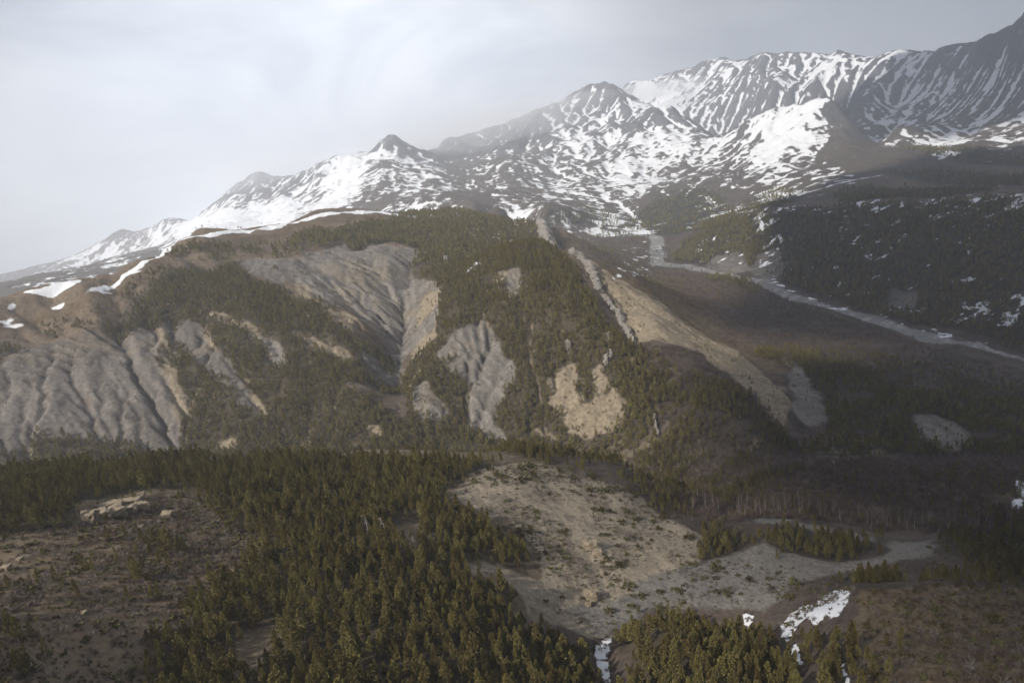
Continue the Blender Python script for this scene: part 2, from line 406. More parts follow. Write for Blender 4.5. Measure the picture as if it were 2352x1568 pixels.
FOREST = [                                       # (density, distances, outline)
 (0.95, (90, 640), [(-200,1100),(0,1090),(440,1060),(1000,1045),(1150,1055),(1090,1085),(1040,1110),(1060,1150),(1130,1190),(1180,1240),(1220,1290),(1230,1340),(1185,1390),(1190,1420),(1230,1460),(1290,1500),(1345,1530),(1350,1568),(1350,1720),(330,1720),(330,1580),(420,1450),(480,1380),(560,1330),(590,1250),(560,1190),(430,1130),(370,1130),(250,1150),(180,1190),(100,1215),(0,1230),(-200,1240)]),
 (0.9, NEAR, [(1432,1510),(1445,1465),(1480,1440),(1560,1434),(1640,1442),(1720,1456),(1770,1470),(1790,1500),(1810,1568),(1820,1720),(1430,1720),(1430,1560)]),
 (0.5, NEAR, [(1835,1460),(1870,1460),(1900,1490),(1895,1530),(1860,1545),(1830,1510)]),
 (0.6, NEAR, [(1850,1560),(1900,1535),(1925,1490),(1975,1475),(1995,1510),(1950,1560),(1935,1720),(1850,1720)]),
 (0.10, NEAR, [(-200,1225),(200,1200),(400,1190),(590,1250),(560,1330),(480,1400),(420,1450),(340,1568),(300,1720),(-200,1720)]),
 (0.75, NEAR, [(-200,1440),(40,1440),(120,1480),(130,1540),(60,1590),(-200,1590)]),
 (0.6, NEAR, [(180,1280),(240,1270),(260,1310),(200,1330)]),
 (0.6, NEAR, [(290,1310),(350,1300),(370,1370),(330,1410),(290,1390)]),
 (0.6, NEAR, [(370,1260),(420,1250),(430,1320),(390,1330)]),
 (0.35, NEAR, [(1960,1400),(2050,1400),(2080,1568),(2080,1700),(1960,1700)]),
 (0.95, NEAR, [(1592,1225),(1610,1215),(1660,1212),(1720,1235),(1700,1250),(1670,1280),(1625,1275),(1600,1240)]),
 (0.95, NEAR, [(1715,1225),(1770,1228),(1850,1228),(1930,1245),(2010,1256),(2010,1262),(1960,1270),(1940,1292),(1890,1285),(1830,1280),(1770,1255)]),
 (0.75, NEAR, [(1890,1340),(1950,1325),(2010,1330),(2100,1332),(2200,1320),(2352,1310),(2500,1310),(2500,1345),(2200,1338),(2050,1340),(1950,1352)]),
 (0.8, (90, 800), [(2150,1240),(2250,1235),(2352,1230),(2500,1230),(2500,1330),(2350,1320),(2200,1295),(2160,1270)]),
 (0.22, (200, 620), [(1090,1070),(1300,1072),(1400,1100),(1300,1140),(1120,1130)]),
 (0.4, (200, 620), [(1380,1085),(1450,1095),(1560,1150),(1620,1190),(1580,1190),(1500,1150),(1400,1110)]),
 (0.2, (300, 640), [(1640,1060),(1900,1100),(2100,1090),(2352,1050),(2500,1050),(2500,1230),(2100,1230),(1800,1195),(1620,1180)]),
 (0.38, (300, 640), [(1640,1050),(1900,1080),(2000,1100),(1800,1120),(1680,1140),(1760,1190),(1700,1190),(1630,1130)]),
 (0.42, (380, 640), [(1150,1025),(1640,1050),(1700,1130),(1720,1185),(1600,1175),(1450,1100),(1300,1068)]),
 # left mountain
 (0.9, MID, za((450,790),(620,690),(760,600),(860,560),(1080,530),(1140,590),(1300,660),(1460,720),(1500,790),(1650,870),(1800,950),(1830,1100),(1900,1180),(1900,1260),(2100,1280),(2350,1400),(2352,1460),(0,1460),(0,1400),(150,1310),(560,1360),(820,1400),(815,1260),(850,1220),(840,1130),(700,960),(740,850),(700,780),(500,830))),
 (0.8, MID, za((0,890),(90,900),(110,930),(60,960),(0,1010))),
 (0.38, MID, za((760,490),(850,450),(1100,440),(1300,450),(1340,420),(1500,400),(1580,430),(1500,450),(1350,490),(1100,500),(1080,520),(900,510))),
 (0.85, MID, za((1200,520),(1340,510),(1370,560),(1310,600),(1230,570))),
 (0.85, MID, za((1560,380),(1700,330),(1900,290),(2100,290),(2352,330),(2470,350),(2470,560),(2050,600),(1930,610),(1900,560),(1915,460),(1820,430),(1690,440),(1600,470),(1575,420))),
 (0.6, MID, za((1340,410),(1420,380),(1560,370),(1570,430),(1500,455),(1400,440))),
 (0.7, MID, za((1200,620),(1300,640),(1400,690),(1500,700),(1560,740),(1480,720),(1300,690))),
 (0.3, MID, za((100,800),(400,720),(600,600),(800,540),(760,600),(620,690),(450,790),(300,840))),
 # central hill
 (0.92, MID, [(1000,640),(1050,600),(1150,560),(1250,556),(1298,586),(1342,646),(1382,724),(1432,800),(1485,815),(1500,865),(1480,920),(1520,1000),(1500,1080),(1150,1035),(950,1000),(890,930),(900,900),(940,830),(1000,760)]),
 (0.55, MID, [(1450,815),(1500,822),(1560,856),(1640,880),(1720,920),(1780,970),(1850,1050),(1900,1100),(1640,1100),(1500,1080),(1460,960)]),
 (0.6, MID, [(1720,815),(1780,800),(1850,805),(1950,840),(2050,900),(2200,920),(2352,920),(2500,920),(2500,1080),(2352,1080),(2100,1090),(1900,1080),(1850,1040),(1900,980),(1880,920),(1820,860)]),
 (0.22, (600, 1500), [(1850,790),(2100,830),(2352,860),(2500,880),(2500,1000),(2352,980),(2100,940),(1950,880)]),
 # valley
 (0.16, (700, 4200), [(1250,560),(1350,520),(1500,520),(1560,600),(1700,650),(1900,720),(2100,790),(2352,850),(2500,870),(2500,1000),(2100,900),(1850,810),(1650,760),(1500,680),(1400,600)]),
 (0.55, (700, 3000), zb((880,590),(960,580),(1080,605),(1140,640),(1100,660),(960,610))),
 (0.97, (1000, 3200), [(1545,595),(1570,555),(1640,515),(1700,500),(1780,484),(1900,479),(2000,474),(2150,466),(2352,457),(2500,450),(2500,830),(2352,805),(2250,775),(2130,745),(2060,738),(1960,705),(1860,672),(1790,645),(1740,622),(1640,612)]),
 (0.35, (2000, 3600), [(1500,520),(1600,500),(1700,470),(1800,455),(1780,480),(1700,500),(1600,530)]),
 (0.8, (2000, 4200), [(1240,520),(1260,480),(1330,478),(1400,490),(1440,510),(1400,530),(1340,510)]),
 (0.8, (2000, 4200), [(1440,510),(1500,470),(1570,440),(1640,440),(1680,480),(1640,520),(1540,540),(1440,530)]),
 (0.75, (2000, 4500), [(1720,470),(1760,440),(1820,440),(1840,460),(1780,476)]),
 (0.9, (2000, 5000), [(2070,320),(2150,340),(2352,358),(2500,360),(2500,385),(2352,382),(2200,378),(2110,350)]),
 (0.8, (2000, 4200), [(2030,400),(2150,390),(2352,405),(2500,400),(2500,425),(2352,428),(2150,425)]),
 (0.7, (2000, 4200), [(1900,445),(1990,432),(2070,440),(2352,438),(2352,452),(2100,462),(1950,470)]),
]
THIN = [                                         # openings inside the woods
 (NEAR, zy((390,540),(470,510),(560,520),(580,640),(560,720),(430,740),(410,650))),
 (NEAR, zy((880,850),(980,820),(1100,850),(1080,900),(960,920))),
 (NEAR, [(430,1240),(530,1215),(580,1260),(560,1330),(470,1330)]),
 (NEAR, [(420,1340),(540,1290),(560,1330),(440,1410)]),
 (NEAR, [(190,1140),(350,1120),(430,1130),(430,1180),(330,1200),(200,1200)]),
 (NEAR, [(560,1460),(640,1450),(620,1568),(550,1568)]),
 (MID, za((1700,1170),(1820,1120),(1900,1180),(1880,1260),(1780,1230))),
 (MID, za((1560,1070),(1720,1080),(1740,1130),(1620,1130))),
]
SNOWBED = [
 (NEAR, zz((650,1200),(720,1130),(800,1080),(880,1060),(930,1010),(1010,985),(1110,1010),(1060,1090),(1040,1150),(960,1140),(920,1200),(930,1260),(880,1200),(830,1150),(770,1200),(770,1280),(720,1300),(670,1250))),
 (NEAR, zz((720,1320),(800,1310),(790,1370),(810,1450),(740,1440))),
 (NEAR, zz((430,1130),(500,1125),(490,1150),(450,1200),(510,1220),(490,1255),(440,1190))),
 (NEAR, zz((1060,1568),(1070,1440),(1090,1440),(1090,1530),(1110,1600),(1050,1650))),
 (NEAR, zz((610,992),(670,992),(665,999),(612,999))),
 ((300, 900), zz((2095,300),(2130,278),(2200,320),(2300,380),(2300,420),(2160,392),(2140,340))),
 ((300, 900), zz((2100,410),(2170,395),(2185,460),(2130,465))),
 ((300, 900), zz((1550,210),(1590,210),(1590,240),(1552,242))),
 ((300, 900), zz((995,190),(1015,160),(1025,180),(1000,203))),
 (NEAR, zy((1705,1340),(1760,1320),(1800,1260),(1815,1270),(1800,1400),(1780,1450),(1760,1500),(1770,1568),(1770,1640),(1720,1640),(1720,1568),(1705,1460))),
 ((900, 2600), za((100,655),(200,622),(380,592),(350,618),(240,642))),
 ((900, 2600), za((360,670),(430,625),(560,563),(700,503),(795,425),(785,465),(640,555),(520,605))),
 ((900, 2600), za((215,712),(240,678),(300,672),(270,705))),
 ((900, 2600), za((20,725),(50,688),(88,685),(40,722))),
 ((900, 2600), za((-60,780),(0,762),(75,738),(60,758),(0,778))),
 ((900, 2600), za((-60,800),(0,790),(60,772),(122,768),(110,780),(0,800))),
 ((900, 2600), za((440,640),(520,620),(510,630),(450,648))),
 ((900, 2600), za((600,568),(655,560),(650,568),(610,575))),
 ((1300, 2600), [(395,566),(450,541),(560,531),(640,523),(720,490),(800,484),(870,485),(960,497),(1050,493),(1120,503),(1050,500),(960,503),(870,490),(800,489),(720,497),(640,530),(560,537),(450,549)]),
]
SNOWSPOT = [                                     # broken snow between trees: (amount, distances, outline)
 (0.5, MID, ze((890,330),(880,320),(900,250),(960,240),(975,260),(935,345))),
 (0.42, MID, ze((850,200),(900,140),(920,160),(880,220))),
 (0.3, (900, 2400), ze((800,100),(900,0),(1260,-30),(1300,40),(1080,100),(900,130))),
 (0.34, (1200, 3300), [(1600,500),(1700,480),(1790,475),(1900,470),(2000,465),(2150,455),(2352,440),(2500,440),(2500,500),(2352,495),(2150,480),(1980,490),(1830,500),(1810,590),(1740,620),(1760,560),(1740,510)]),
 (0.16, (1000, 3000), [(1545,595),(1700,500),(2000,480),(2352,470),(2500,470),(2500,830),(2352,805),(2060,738),(1790,645)]),
 (0.27, (1000, 2200), zb((2000,780),(2120,700),(2352,660),(2500,660),(2500,940),(2352,900),(2260,850))),
 (0.5, (1000, 2200), zb((1830,740),(1870,660),(1900,650),(1890,700),(1850,750))),
 (0.45, (1000, 2200), zb((1170,590),(1190,575),(1260,640),(1250,660),(1200,620))),
 (0.32, (900, 2600), zb((1140,596),(1290,640),(1450,700),(1690,742),(1900,822),(2350,932),(2352,952),(1900,846),(1690,766),(1450,722),(1290,664),(1150,622))),
 (0.2, (1000, 3000), [(1420,590),(1440,560),(1500,550),(1530,580),(1500,640),(1400,640)]),
]
# how much snow lies on the range: (photo x, photo y, amount)
SNOWLEVEL = np.array([
 (0,640,.2),(90,640,.3),(160,610,.45),(225,580,.5),(290,540,.42),(290,620,.4),(360,540,.6),(420,520,.9),(440,560,.95),(480,530,.85),(530,500,1),(540,440,.42),(600,420,.38),(600,480,1),(500,445,.4),(515,465,.6),(565,440,.3),(620,412,.28),(650,425,.5),(690,412,.4),(300,532,.28),(320,552,.35),(262,585,.5),(400,506,.5),(375,530,.5),(345,552,.5),(330,580,.3),(210,600,.35),(740,375,.55),(905,322,.25),(925,335,.35),(650,470,.95),(700,400,.5),(760,390,.85),
 (650,520,.9),(800,380,.95),(800,440,1),(760,470,.95),(840,470,.35),(900,330,.45),(880,360,.85),(960,380,.72),(920,410,.62),(1000,400,.62),(880,450,.36),(950,470,.52),(1060,400,.36),(1020,480,.42),(1080,470,.42),
 (1000,345,.2),(1050,340,.12),(1120,330,.22),(1100,390,.4),(1180,380,.45),(1200,300,.2),(1260,270,.3),(1180,450,.45),(1250,440,.5),(1270,350,.55),(1320,320,.62),(1345,230,.45),(1400,220,.2),(1420,245,.7),(1380,280,.5),(1350,380,.5),
 (1400,340,.45),(1450,290,.3),(1500,260,.3),(1480,330,.75),(1540,330,.8),(1420,400,.75),(1350,440,.62),(1320,480,.5),(1400,470,.5),(1480,420,.7),(1550,400,.5),(1500,480,.15),(1560,470,.1),
 (1600,320,.55),(1640,300,.6),(1680,310,.55),(1720,320,.6),(1620,380,.42),(1700,400,.35),(1760,360,.75),(1700,450,.15),(1780,430,.5),(1760,300,.95),(1820,280,1),(1880,240,.95),(1850,320,.75),(1880,380,.35),(1860,420,.3),
 (1920,260,.1),(1940,330,.06),(1980,380,.06),(1930,420,.4),(2030,440,.35),(1980,430,.42),(2080,440,.4),(2050,370,.05),(2150,400,.04),(2352,400,.04),(2200,440,.1),
 (1480,210,.95),(1540,215,.9),(1540,180,.6),(1620,150,.45),(1600,190,.7),(1640,220,.6),(1680,170,.7),(1720,200,.45),(1740,150,.4),(1800,150,.45),(1750,230,.75),(1700,260,.5),(1800,200,.75),(1850,180,.5),(1900,150,.85),(1950,150,.7),(1920,200,.35),
 (2000,180,.6),(2050,160,.55),(2040,240,.6),(2120,180,.55),(2100,240,.5),(2170,240,.52),(2150,290,.4),(2200,160,.5),(2250,140,.42),(2260,220,.45),(2352,100,.35),(2352,220,.42),(2300,290,.4),(2352,330,.32),(2200,340,.25),(2080,300,.4),(2180,300,.7),(2172,330,.6),(2250,340,.42),(2480,150,.4)], float)


def inside(px, py, poly):
    c = np.zeros(px.shape, bool)
    n = len(poly)
    for i in range(n):
        x1, y1 = poly[i]
        x2, y2 = poly[(i + 1) % n]
        if y1 == y2:
            continue
        k = ((y1 > py) != (y2 > py)) & (px < (x2 - x1) * (py - y1) / (y2 - y1) + x1)
        c ^= k
    return c


def cover(outlines, px, py, r, out=None, value=1.0):
    out = np.zeros(px.shape, np.float32) if out is None else out
    fx, fy, fr, fo = px.ravel(), py.ravel(), r.ravel(), out.reshape(-1)
    for (r0, r1), poly in outlines:
        p = np.array(poly)
        sel = np.nonzero((fr > r0) & (fr < r1) & (fx > p[:, 0].min()) & (fx < p[:, 0].max()) & (fy > p[:, 1].min()) & (fy < p[:, 1].max()))[0]
        if len(sel):
            k = sel[inside(fx[sel], fy[sel], poly)]
            fo[k] = np.maximum(fo[k], value)
    return out


def wander(x, y, px, py, r):
    """uneven outlines: shift the look-up by noise that belongs to the ground"""
    s = 1568.0 / np.maximum(r, 120)                     # photo points per metre
    n1 = fbm(x / 22, y / 22, 3, 91) * 7 * s + fbm(x / 90, y / 90, 2, 93) * 12 * s
    n2 = fbm(x / 22, y / 22, 3, 95) * 4 * s + fbm(x / 90, y / 90, 2, 97) * 7 * s
    lim = np.where(r < 560, 20.0, 9.0)
    return px + lim * np.tanh(n1 / lim), py + lim * 0.7 * np.tanh(n2 / lim)


# ------------------------------------------------------------------ running water cuts the gullies
def erode(x0, x1, y0, y1, cell, steps, strength, rough, soft):
    gx, gy = np.arange(x0, x1, cell), np.arange(y0, y1, cell)
    X, Y = np.meshgrid(gx, gy)
    B = base_height(X, Y)
    H = B + rough(X, Y)
    K = strength(X, Y, B)
    h, w = H.shape
    idx = np.arange(h * w).reshape(h, w)
    nb = [(-1, 0), (1, 0), (0, -1), (0, 1), (-1, -1), (-1, 1), (1, -1), (1, 1)]
    for it in range(steps):
        best = np.zeros((h, w))
        rec = idx.copy()
        Pd = np.pad(H, 1, mode='edge')
        for dy, dx in nb:
            s = (H - Pd[1 + dy:1 + dy + h, 1 + dx:1 + dx + w]) / (cell * math.hypot(dx, dy))
            if dy == -1: s[0] = 0
            if dy == 1: s[-1] = 0
            if dx == -1: s[:, 0] = 0
            if dx == 1: s[:, -1] = 0
            k = s > best
            best[k] = s[k]
            rec[k] = (idx + dy * w + dx)[k]
        order = np.argsort(-H.ravel(), kind='stable').tolist()
        rl = rec.ravel().tolist()
        acc = [1.0] * (h * w)
        for i in order:
            j = rl[i]
            if j != i:
                acc[j] += acc[i]
        area = np.array(acc).reshape(h, w)
        cut = K * np.minimum(area, 4000) ** 0.5 * best
        H = H - np.minimum(cut, best * cell * 0.45)
        Pd = np.pad(H, 1, mode='edge')
        H = H + soft * (Pd[:-2, 1:-1] + Pd[2:, 1:-1] + Pd[1:-1, :-2] + Pd[1:-1, 2:] - 4 * H)
    la = np.log10(area)
    Pd = np.pad(la, 1, mode='edge')
    la = la * .5 + .125 * (Pd[:-2, 1:-1] + Pd[2:, 1:-1] + Pd[1:-1, :-2] + Pd[1:-1, 2:])
    Pd = np.pad(H - B, 8, mode='edge')
    # edge of the worked area fades out
    fx = smooth(0, 12, np.minimum(np.arange(w), w - 1 - np.arange(w)))
    fy = smooth(0, 12, np.minimum(np.arange(h), h - 1 - np.arange(h)))
    f = fy[:, None] * fx[None]
    return (x0, y0, cell, (H - B) * f, la)


def sample(g, x, y, which):
    x0, y0, cell, d, la = g
    t = d if which == 0 else la
    u, v = (x - x0) / cell, (y - y0) / cell
    ok = (u > 0) & (v > 0) & (u < t.shape[1] - 1) & (v < t.shape[0] - 1)
    return np.where(ok, bilin(t, u, v), 0.0)


def far_rough(X, Y):
    r, t = np.hypot(X, Y), np.arctan2(X, Y)
    z = base_height(X, Y)
    s = r * t
    amp = smooth(2500, 4200, r)
    hi = smooth(150, 700, z)
    wx, wy = fbm(X / 700, Y / 700, 2, 15) * 260, fbm(X / 700, Y / 700, 2, 16) * 260
    n = fbm((X + wx) / 820, (Y + wy) / 820, 4, 3, 0.5, True) * 80
    n += fbm((s - z * 1.0 + wx) / 230, (s + z + wy) / 900, 4, 9, 0.55, True) * 30 * hi
    n += fbm(X / 150, Y / 150, 3, 21, .55, True) * 22
    return n * amp * (0.35 + 0.65 * hi) * (1 - .55 * smooth(7200, 9000, r) * (t < -.2))


def far_k(X, Y, B):
    r = np.hypot(X, Y)
    return 0.8 * smooth(2600, 3800, r) * (0.4 + 0.6 * smooth(150, 600, B)) * (1 - .6 * smooth(7200, 9000, r)) * (1 + 0.9 * fbm(X / 420, Y / 420, 3, 44))


def mid_rough(X, Y):
    r = np.hypot(X, Y)
    a = smooth(560, 720, r) * (1 - smooth(2000, 2500, r))
    z = base_height(X, Y)
    floor = smooth(95, 150, z)
    return a * (0.15 + 0.85 * floor) * (fbm(X / 150, Y / 150, 3, 31, 0.5, True) * 7 + gully(X, Y) + fbm(X / 34, Y / 34, 3, 37) * 2.4 + fbm(X / 24, Y / 24, 3, 39, .55, True) * 2.6)


GULLIES = [(14, 46, zd((690,640),(712,800),(718,960),(735,1080),(765,1150))), (12, 40, zd((300,830),(430,930),(560,1030),(745,1120))), (12, 44, zd((100,900),(280,1010),(470,1100),(720,1180))),
           (10, 40, zd((40,980),(220,1100),(430,1160),(700,1215))), (9, 32, zd((905,860),(920,1000),(930,1180))), (8, 26, zd((1060,960),(1075,1100),(1090,1230))), (9, 30, zd((500,640),(600,760),(700,900))),
           (8, 30, zd((880,600),(800,780),(735,960))), (9, 30, zd((830,780),(780,960),(750,1080))), (9, 26, zd((1010,560),(1150,620),(1270,640),(1300,720))), (8, 24, zd((1200,620),(1330,700),(1420,800))),
           (12, 44, za((1885,520),(1850,640),(1835,760),(1810,880))), (10, 40, za((1560,600),(1680,700),(1790,820))), (9, 34, za((1700,500),(1770,620),(1825,740))), (9, 34, za((1450,520),(1560,640),(1660,740))),
           (4, 16, ze((1080,640),(1000,830),(900,1000),(880,1100))), (3, 14, ze((1150,820),(1060,960),(1000,1130),(960,1280)))]
GULXY = [(d, w, [locate(px, py, 620, 2100) for px, py in line]) for d, w, line in GULLIES]


def gully(X, Y):
    dz = np.zeros(X.shape)
    wob = fbm(X / 40, Y / 40, 2, 48) * 9
    for dep, wid, P in GULXY:
        best = np.full(X.shape, 1e9)
        for (ax, ay), (bx, by) in zip(P[:-1], P[1:]):
            l2 = (bx - ax) ** 2 + (by - ay) ** 2 + 1e-6
            t = np.clip(((X - ax) * (bx - ax) + (Y - ay) * (by - ay)) / l2, 0, 1)
            best = np.minimum(best, np.hypot(X - ax - t * (bx - ax), Y - ay - t * (by - ay)))
        dz = np.minimum(dz, -dep * np.clip(1 - (best + wob) / wid, 0, 1) ** 1.3)
    return dz


def mid_k(X, Y, B):
    r = np.hypot(X, Y)
    px, py = to_photo(X, Y, B)
    qx, qy = wander(X, Y, px, py, r)
    m = np.maximum(cover(MARL, qx, qy, r), cover(TAN, qx, qy, r) * 0.6)
    a = smooth(600, 740, r) * (1 - smooth(1900, 2400, r)) * smooth(95, 140, B)
    vary = np.clip(1 + 1.5 * fbm(X / 130, Y / 130, 2, 46), .25, 2.2)
    return a * (0.03 + (0.035 + 0.03 * (X < -100)) * m * vary)


import time
_t = time.time()
FAR = erode(-7600, 5600, 2600, 10600, 19, 24, far_k, far_rough, 0.03)
MIDG = erode(-1450, 1450, 500, 2350, 4.2, 18, mid_k, mid_rough, 0.006)
print('erosion', round(time.time() - _t, 1))

# ------------------------------------------------------------------ the ground sheet: rows by distance, columns by bearing
NC = 800
ROWS = np.concatenate([np.geomspace(96, 620, 330, endpoint=False), np.geomspace(620, 2600, 470, endpoint=False), np.geomspace(2600, 9000, 400, endpoint=False), np.geomspace(9000, 14500, 60)])
NR = len(ROWS)
THS = np.radians(np.linspace(-52, 52, NC))
R2, T2 = np.meshgrid(ROWS, THS, indexing='ij')
GX, GY = R2 * np.sin(T2), R2 * np.cos(T2)
GB = base_height(GX, GY)
PX, PY = to_photo(GX, GY, GB)
QX, QY = wander(GX, GY, PX, PY, R2)
marl = cover(MARL, QX, QY, R2)
tan = cover(TAN, QX, QY, R2)
marl = marl * (1 - tan)
kk = np.where(R2 > 900, .75, .4)
gravel = cover(GRAVEL, PX + (QX - PX) * kk, PY + (QY - PY) * kk, R2)
grass = cover(GRASS, QX, QY, R2)
forest = np.zeros_like(GB, dtype=np.float32)
for dens, rr, poly in FOREST:
    cover([(rr, poly)], QX, QY, R2, forest, dens)
bare = np.maximum(np.maximum(marl, tan), gravel)
thin = cover(THIN, QX, QY, R2)
edge_n = .5 * fbm(GX / 11, GY / 11, 4, 117) + .3 * fbm(GX / 40, GY / 40, 2, 118)
_b = bare.copy()
for _ in range(6):
    _p = np.pad(_b, 1, mode='edge')
    _b = (_p[:-2, 1:-1] + _p[2:, 1:-1] + _p[1:-1, :-2] + _p[1:-1, 2:] + 2 * _b) / 6
forest *= (1 - 0.96 * smooth(.35, .85, _b + edge_n * (_b > .02))) * (1 - 0.9 * thin)
snowbed = cover(SNOWBED, PX + (QX - PX) * .45, PY + (QY - PY) * .45, R2)
spot = np.zeros_like(forest)
for amt, rr, poly in SNOWSPOT:
    cover([(rr, poly)], QX, QY, R2, spot, amt)


def blur(a, n=1):
    for _ in range(n):
        p = np.pad(a, 1, mode='edge')
        a = (p[:-2, 1:-1] + p[2:, 1:-1] + p[1:-1, :-2] + p[1:-1, 2:] + 2 * a) / 6
    return a


# height: survey + erosion + small relief
near_w = 1 - smooth(560, 720, R2)
dFAR, dMID = sample(FAR, GX, GY, 0), sample(MIDG, GX, GY, 0)
lFAR, lMID = sample(FAR, GX, GY, 1), sample(MIDG, GX, GY, 1)
H = GB + dFAR + dMID
rough = 1 - 0.6 * blur(gravel, 3)
rill = fbm(GX / 9 + GY / 30, GY / 40 - GX / 60, 3, 61, 0.5, True)
H += near_w * rough * (fbm(GX / 45, GY / 45, 3, 51) * 2.6 + fbm(GX / 9, GY / 9, 3, 53) * 0.55 + tan * rill * 0.5)
H += (1 - near_w) * (1 - smooth(1800, 2600, R2)) * rough * (fbm(GX / 14, GY / 14, 3, 57) * 1.1 + blur(marl + tan, 2) * fbm((GX * .9 + GY * .25) / 7, (GY * .9 - GX * .25) / 22, 3, 58, .5, True) * .9 + blur(marl, 2) * fbm(GX / 9, GY / 9, 3, 66, .55, True) * 1.0)
H += near_w * gravel * fbm(GX / 14, GY / 5, 3, 59, 0.5, True) * 0.5
H += smooth(2600, 3600, R2) * fbm(GX / 70, GY / 70, 3, 63, .55, True) * 11

# keep the skyline of the range where it was surveyed after all the weathering
sky_line = []
for line, back in CREST:
    if line[0][:2] in ((-150, 645), (440, 505), (1005, 341), (1440, 192)):
        sky_line += [ray(px, py) for px, py, d in line]
sky_line.sort()
want = np.interp(THS, [p[0] for p in sky_line], [p[1] for p in sky_line])
ri = int(np.searchsorted(ROWS, 4200))
have = ((H - CAMZ) / R2)[ri:].max(axis=0)
fix = np.convolve(np.pad(want - have, 8, mode='edge'), np.ones(17) / 17, 'valid')
H += fix[None] * R2 * smooth(3300, 5000, R2)

# bedding ledges on the grey slopes: thin hard layers stand proud
bed = (GB + 0.32 * GX + 26 * vnoise(GX / 170, GY / 170, 71)) / 9.0
ledge = np.abs((bed % 1) - 0.5) * 2
bed_zone = np.zeros_like(forest)
cover([(MID, za((0,860),(170,880),(430,780),(560,690),(760,560),(900,520),(1100,500),(1150,540),(1000,540),(800,590),(620,690),(540,830),(420,980),(100,1080),(0,1090)))], QX, QY, R2, bed_zone, 1.0)
H += blur(bed_zone, 3) * (smooth(.62, .9, ledge) * 3.4)

# aspects of the finished surface
gr_r = np.gradient(H, axis=0) / np.gradient(R2, axis=0)
gr_t = np.gradient(H, axis=1) / (R2 * (THS[1] - THS[0]))
slope = np.hypot(gr_r, gr_t)
curv = blur(H, 3) - H                                   # >0 in hollows
hol = np.clip(curv / (np.gradient(R2, axis=0) + 0.3), -1, 1)

# snow on the range
lev = np.zeros_like(GB)
farmask = R2 > 2300
fx, fy = PX[farmask], PY[farmask]
num = np.zeros(len(fx), np.float32)
den = np.zeros(len(fx), np.float32)
for sx, sy, a in SNOWLEVEL:
    wq = 1.0 / ((fx - sx) ** 2 + (1.35 * (fy - sy)) ** 2 + 90.0) ** 1.6
    num += wq * a
    den += wq
lev[farmask] = num / den
sline = R2 * T2
wv = fbm(GX / 300, GY / 300, 3, 75) * 130
streak = fbm((sline - GB * 1.0 + wv) / 40, (sline + GB + wv) / 300, 4, 77, 0.65)
patch = fbm(GX / 120, GY / 120, 4, 78, .6)
streak2 = fbm((sline + GB * .35) / 30, GB / 300, 3, 79, 0.6)
aspect = -gr_t                                         # >0: falls away to the left
lf = np.clip(lFAR, 0, 3)
score = lev + (0.24 * (lf - 0.75) + 0.24 * streak + 0.30 * patch + 0.30 * fbm(GX / 34, GY / 34, 3, 81, .6) + 0.16 * streak2 + 0.9 * np.clip(hol, -.35, .35) + 0.10 * np.tanh(-aspect * 1.2) - 0.22 * smooth(.75, 1.5, slope)) * (1 - 0.75 * smooth(.8, 1.0, lev)) * smooth(0.02, .2, lev)
snow = np.where(farmask, np.clip(0.5 + (score - 0.5) * 1.6, 0, 1), 0) * smooth(2300, 2700, R2)
spots = np.clip(0.5 + (spot - 0.52 + 0.55 * fbm(GX / 26, GY / 26, 3, 83) + 0.25 * vnoise(GX / 7, GY / 7, 85)) * 2.2, 0, 1) * (spot > 0)
bedn = np.clip(blur(snowbed, 3) + 0.85 * fbm(GX / 3.2, GY / 3.2, 4, 87, .62) * near_w * (blur(snowbed, 3) > .02) - .10 * near_w, 0, 1)
snow = np.maximum(np.maximum(snow, spots), bedn)

H += bedn * near_w * .3


# base colours
def C(*c):
    return np.array(c, np.float32)


def lay(colr, m, c):
    return colr * (1 - m[..., None]) + c * m[..., None]


n_big = fbm(GX / 120, GY / 120, 3, 101)[..., None]
n_mid = fbm(GX / 18, GY / 18, 3, 103)[..., None]
n_fin = fbm(GX / 4.5, GY / 4.5, 3, 105)[..., None]
scrub = C(.092, .072, .060) * (1 + .3 * n_big + .45 * n_mid + .25 * n_fin)
heath = C(.165, .128, .092) * (1 + .2 * n_big + .25 * n_mid)
cl = np.broadcast_to(scrub, GX.shape + (3,)).copy()
upper = smooth(140, 230, GB) * (R2 > 560) * (R2 < 2400) * (1 - smooth(-5, 30, np.degrees(T2)) * .4)
cl = lay(cl, upper, heath)
cl = np.where((R2 < 560)[..., None] & (PX < 1250)[..., None], C(.155, .124, .088) * (1 + .3 * n_mid + .4 * n_fin), cl)
cl = lay(cl, smooth(.3, .9, forest) * .75, C(.062, .052, .034) * (1 + .3 * n_mid))
brown = lay(np.where((PX < 1000)[..., None] & (R2 < 560)[..., None], C(.172, .130, .088), C(.135, .100, .064)) * (1 + .2 * n_big + .25 * n_mid), smooth(.15, .5, n_fin[..., 0]) * .55, C(.20, .165, .12))
cl = lay(cl, blur(grass, 1), brown)
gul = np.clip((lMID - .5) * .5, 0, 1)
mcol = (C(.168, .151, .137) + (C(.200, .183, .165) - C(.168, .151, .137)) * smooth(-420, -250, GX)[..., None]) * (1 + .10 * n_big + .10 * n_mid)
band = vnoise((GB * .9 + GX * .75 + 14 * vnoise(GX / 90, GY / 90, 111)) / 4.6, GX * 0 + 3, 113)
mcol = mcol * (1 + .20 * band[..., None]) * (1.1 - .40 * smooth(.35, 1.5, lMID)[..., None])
mcol = lay(mcol, smooth(.25, .7, n_big[..., 0] + .5 * n_mid[..., 0]) * .6, C(.235, .195, .142))
mixm = .5 * fbm(GX / 11, GY / 11, 4, 117) + .3 * fbm(GX / 40, GY / 40, 2, 118)


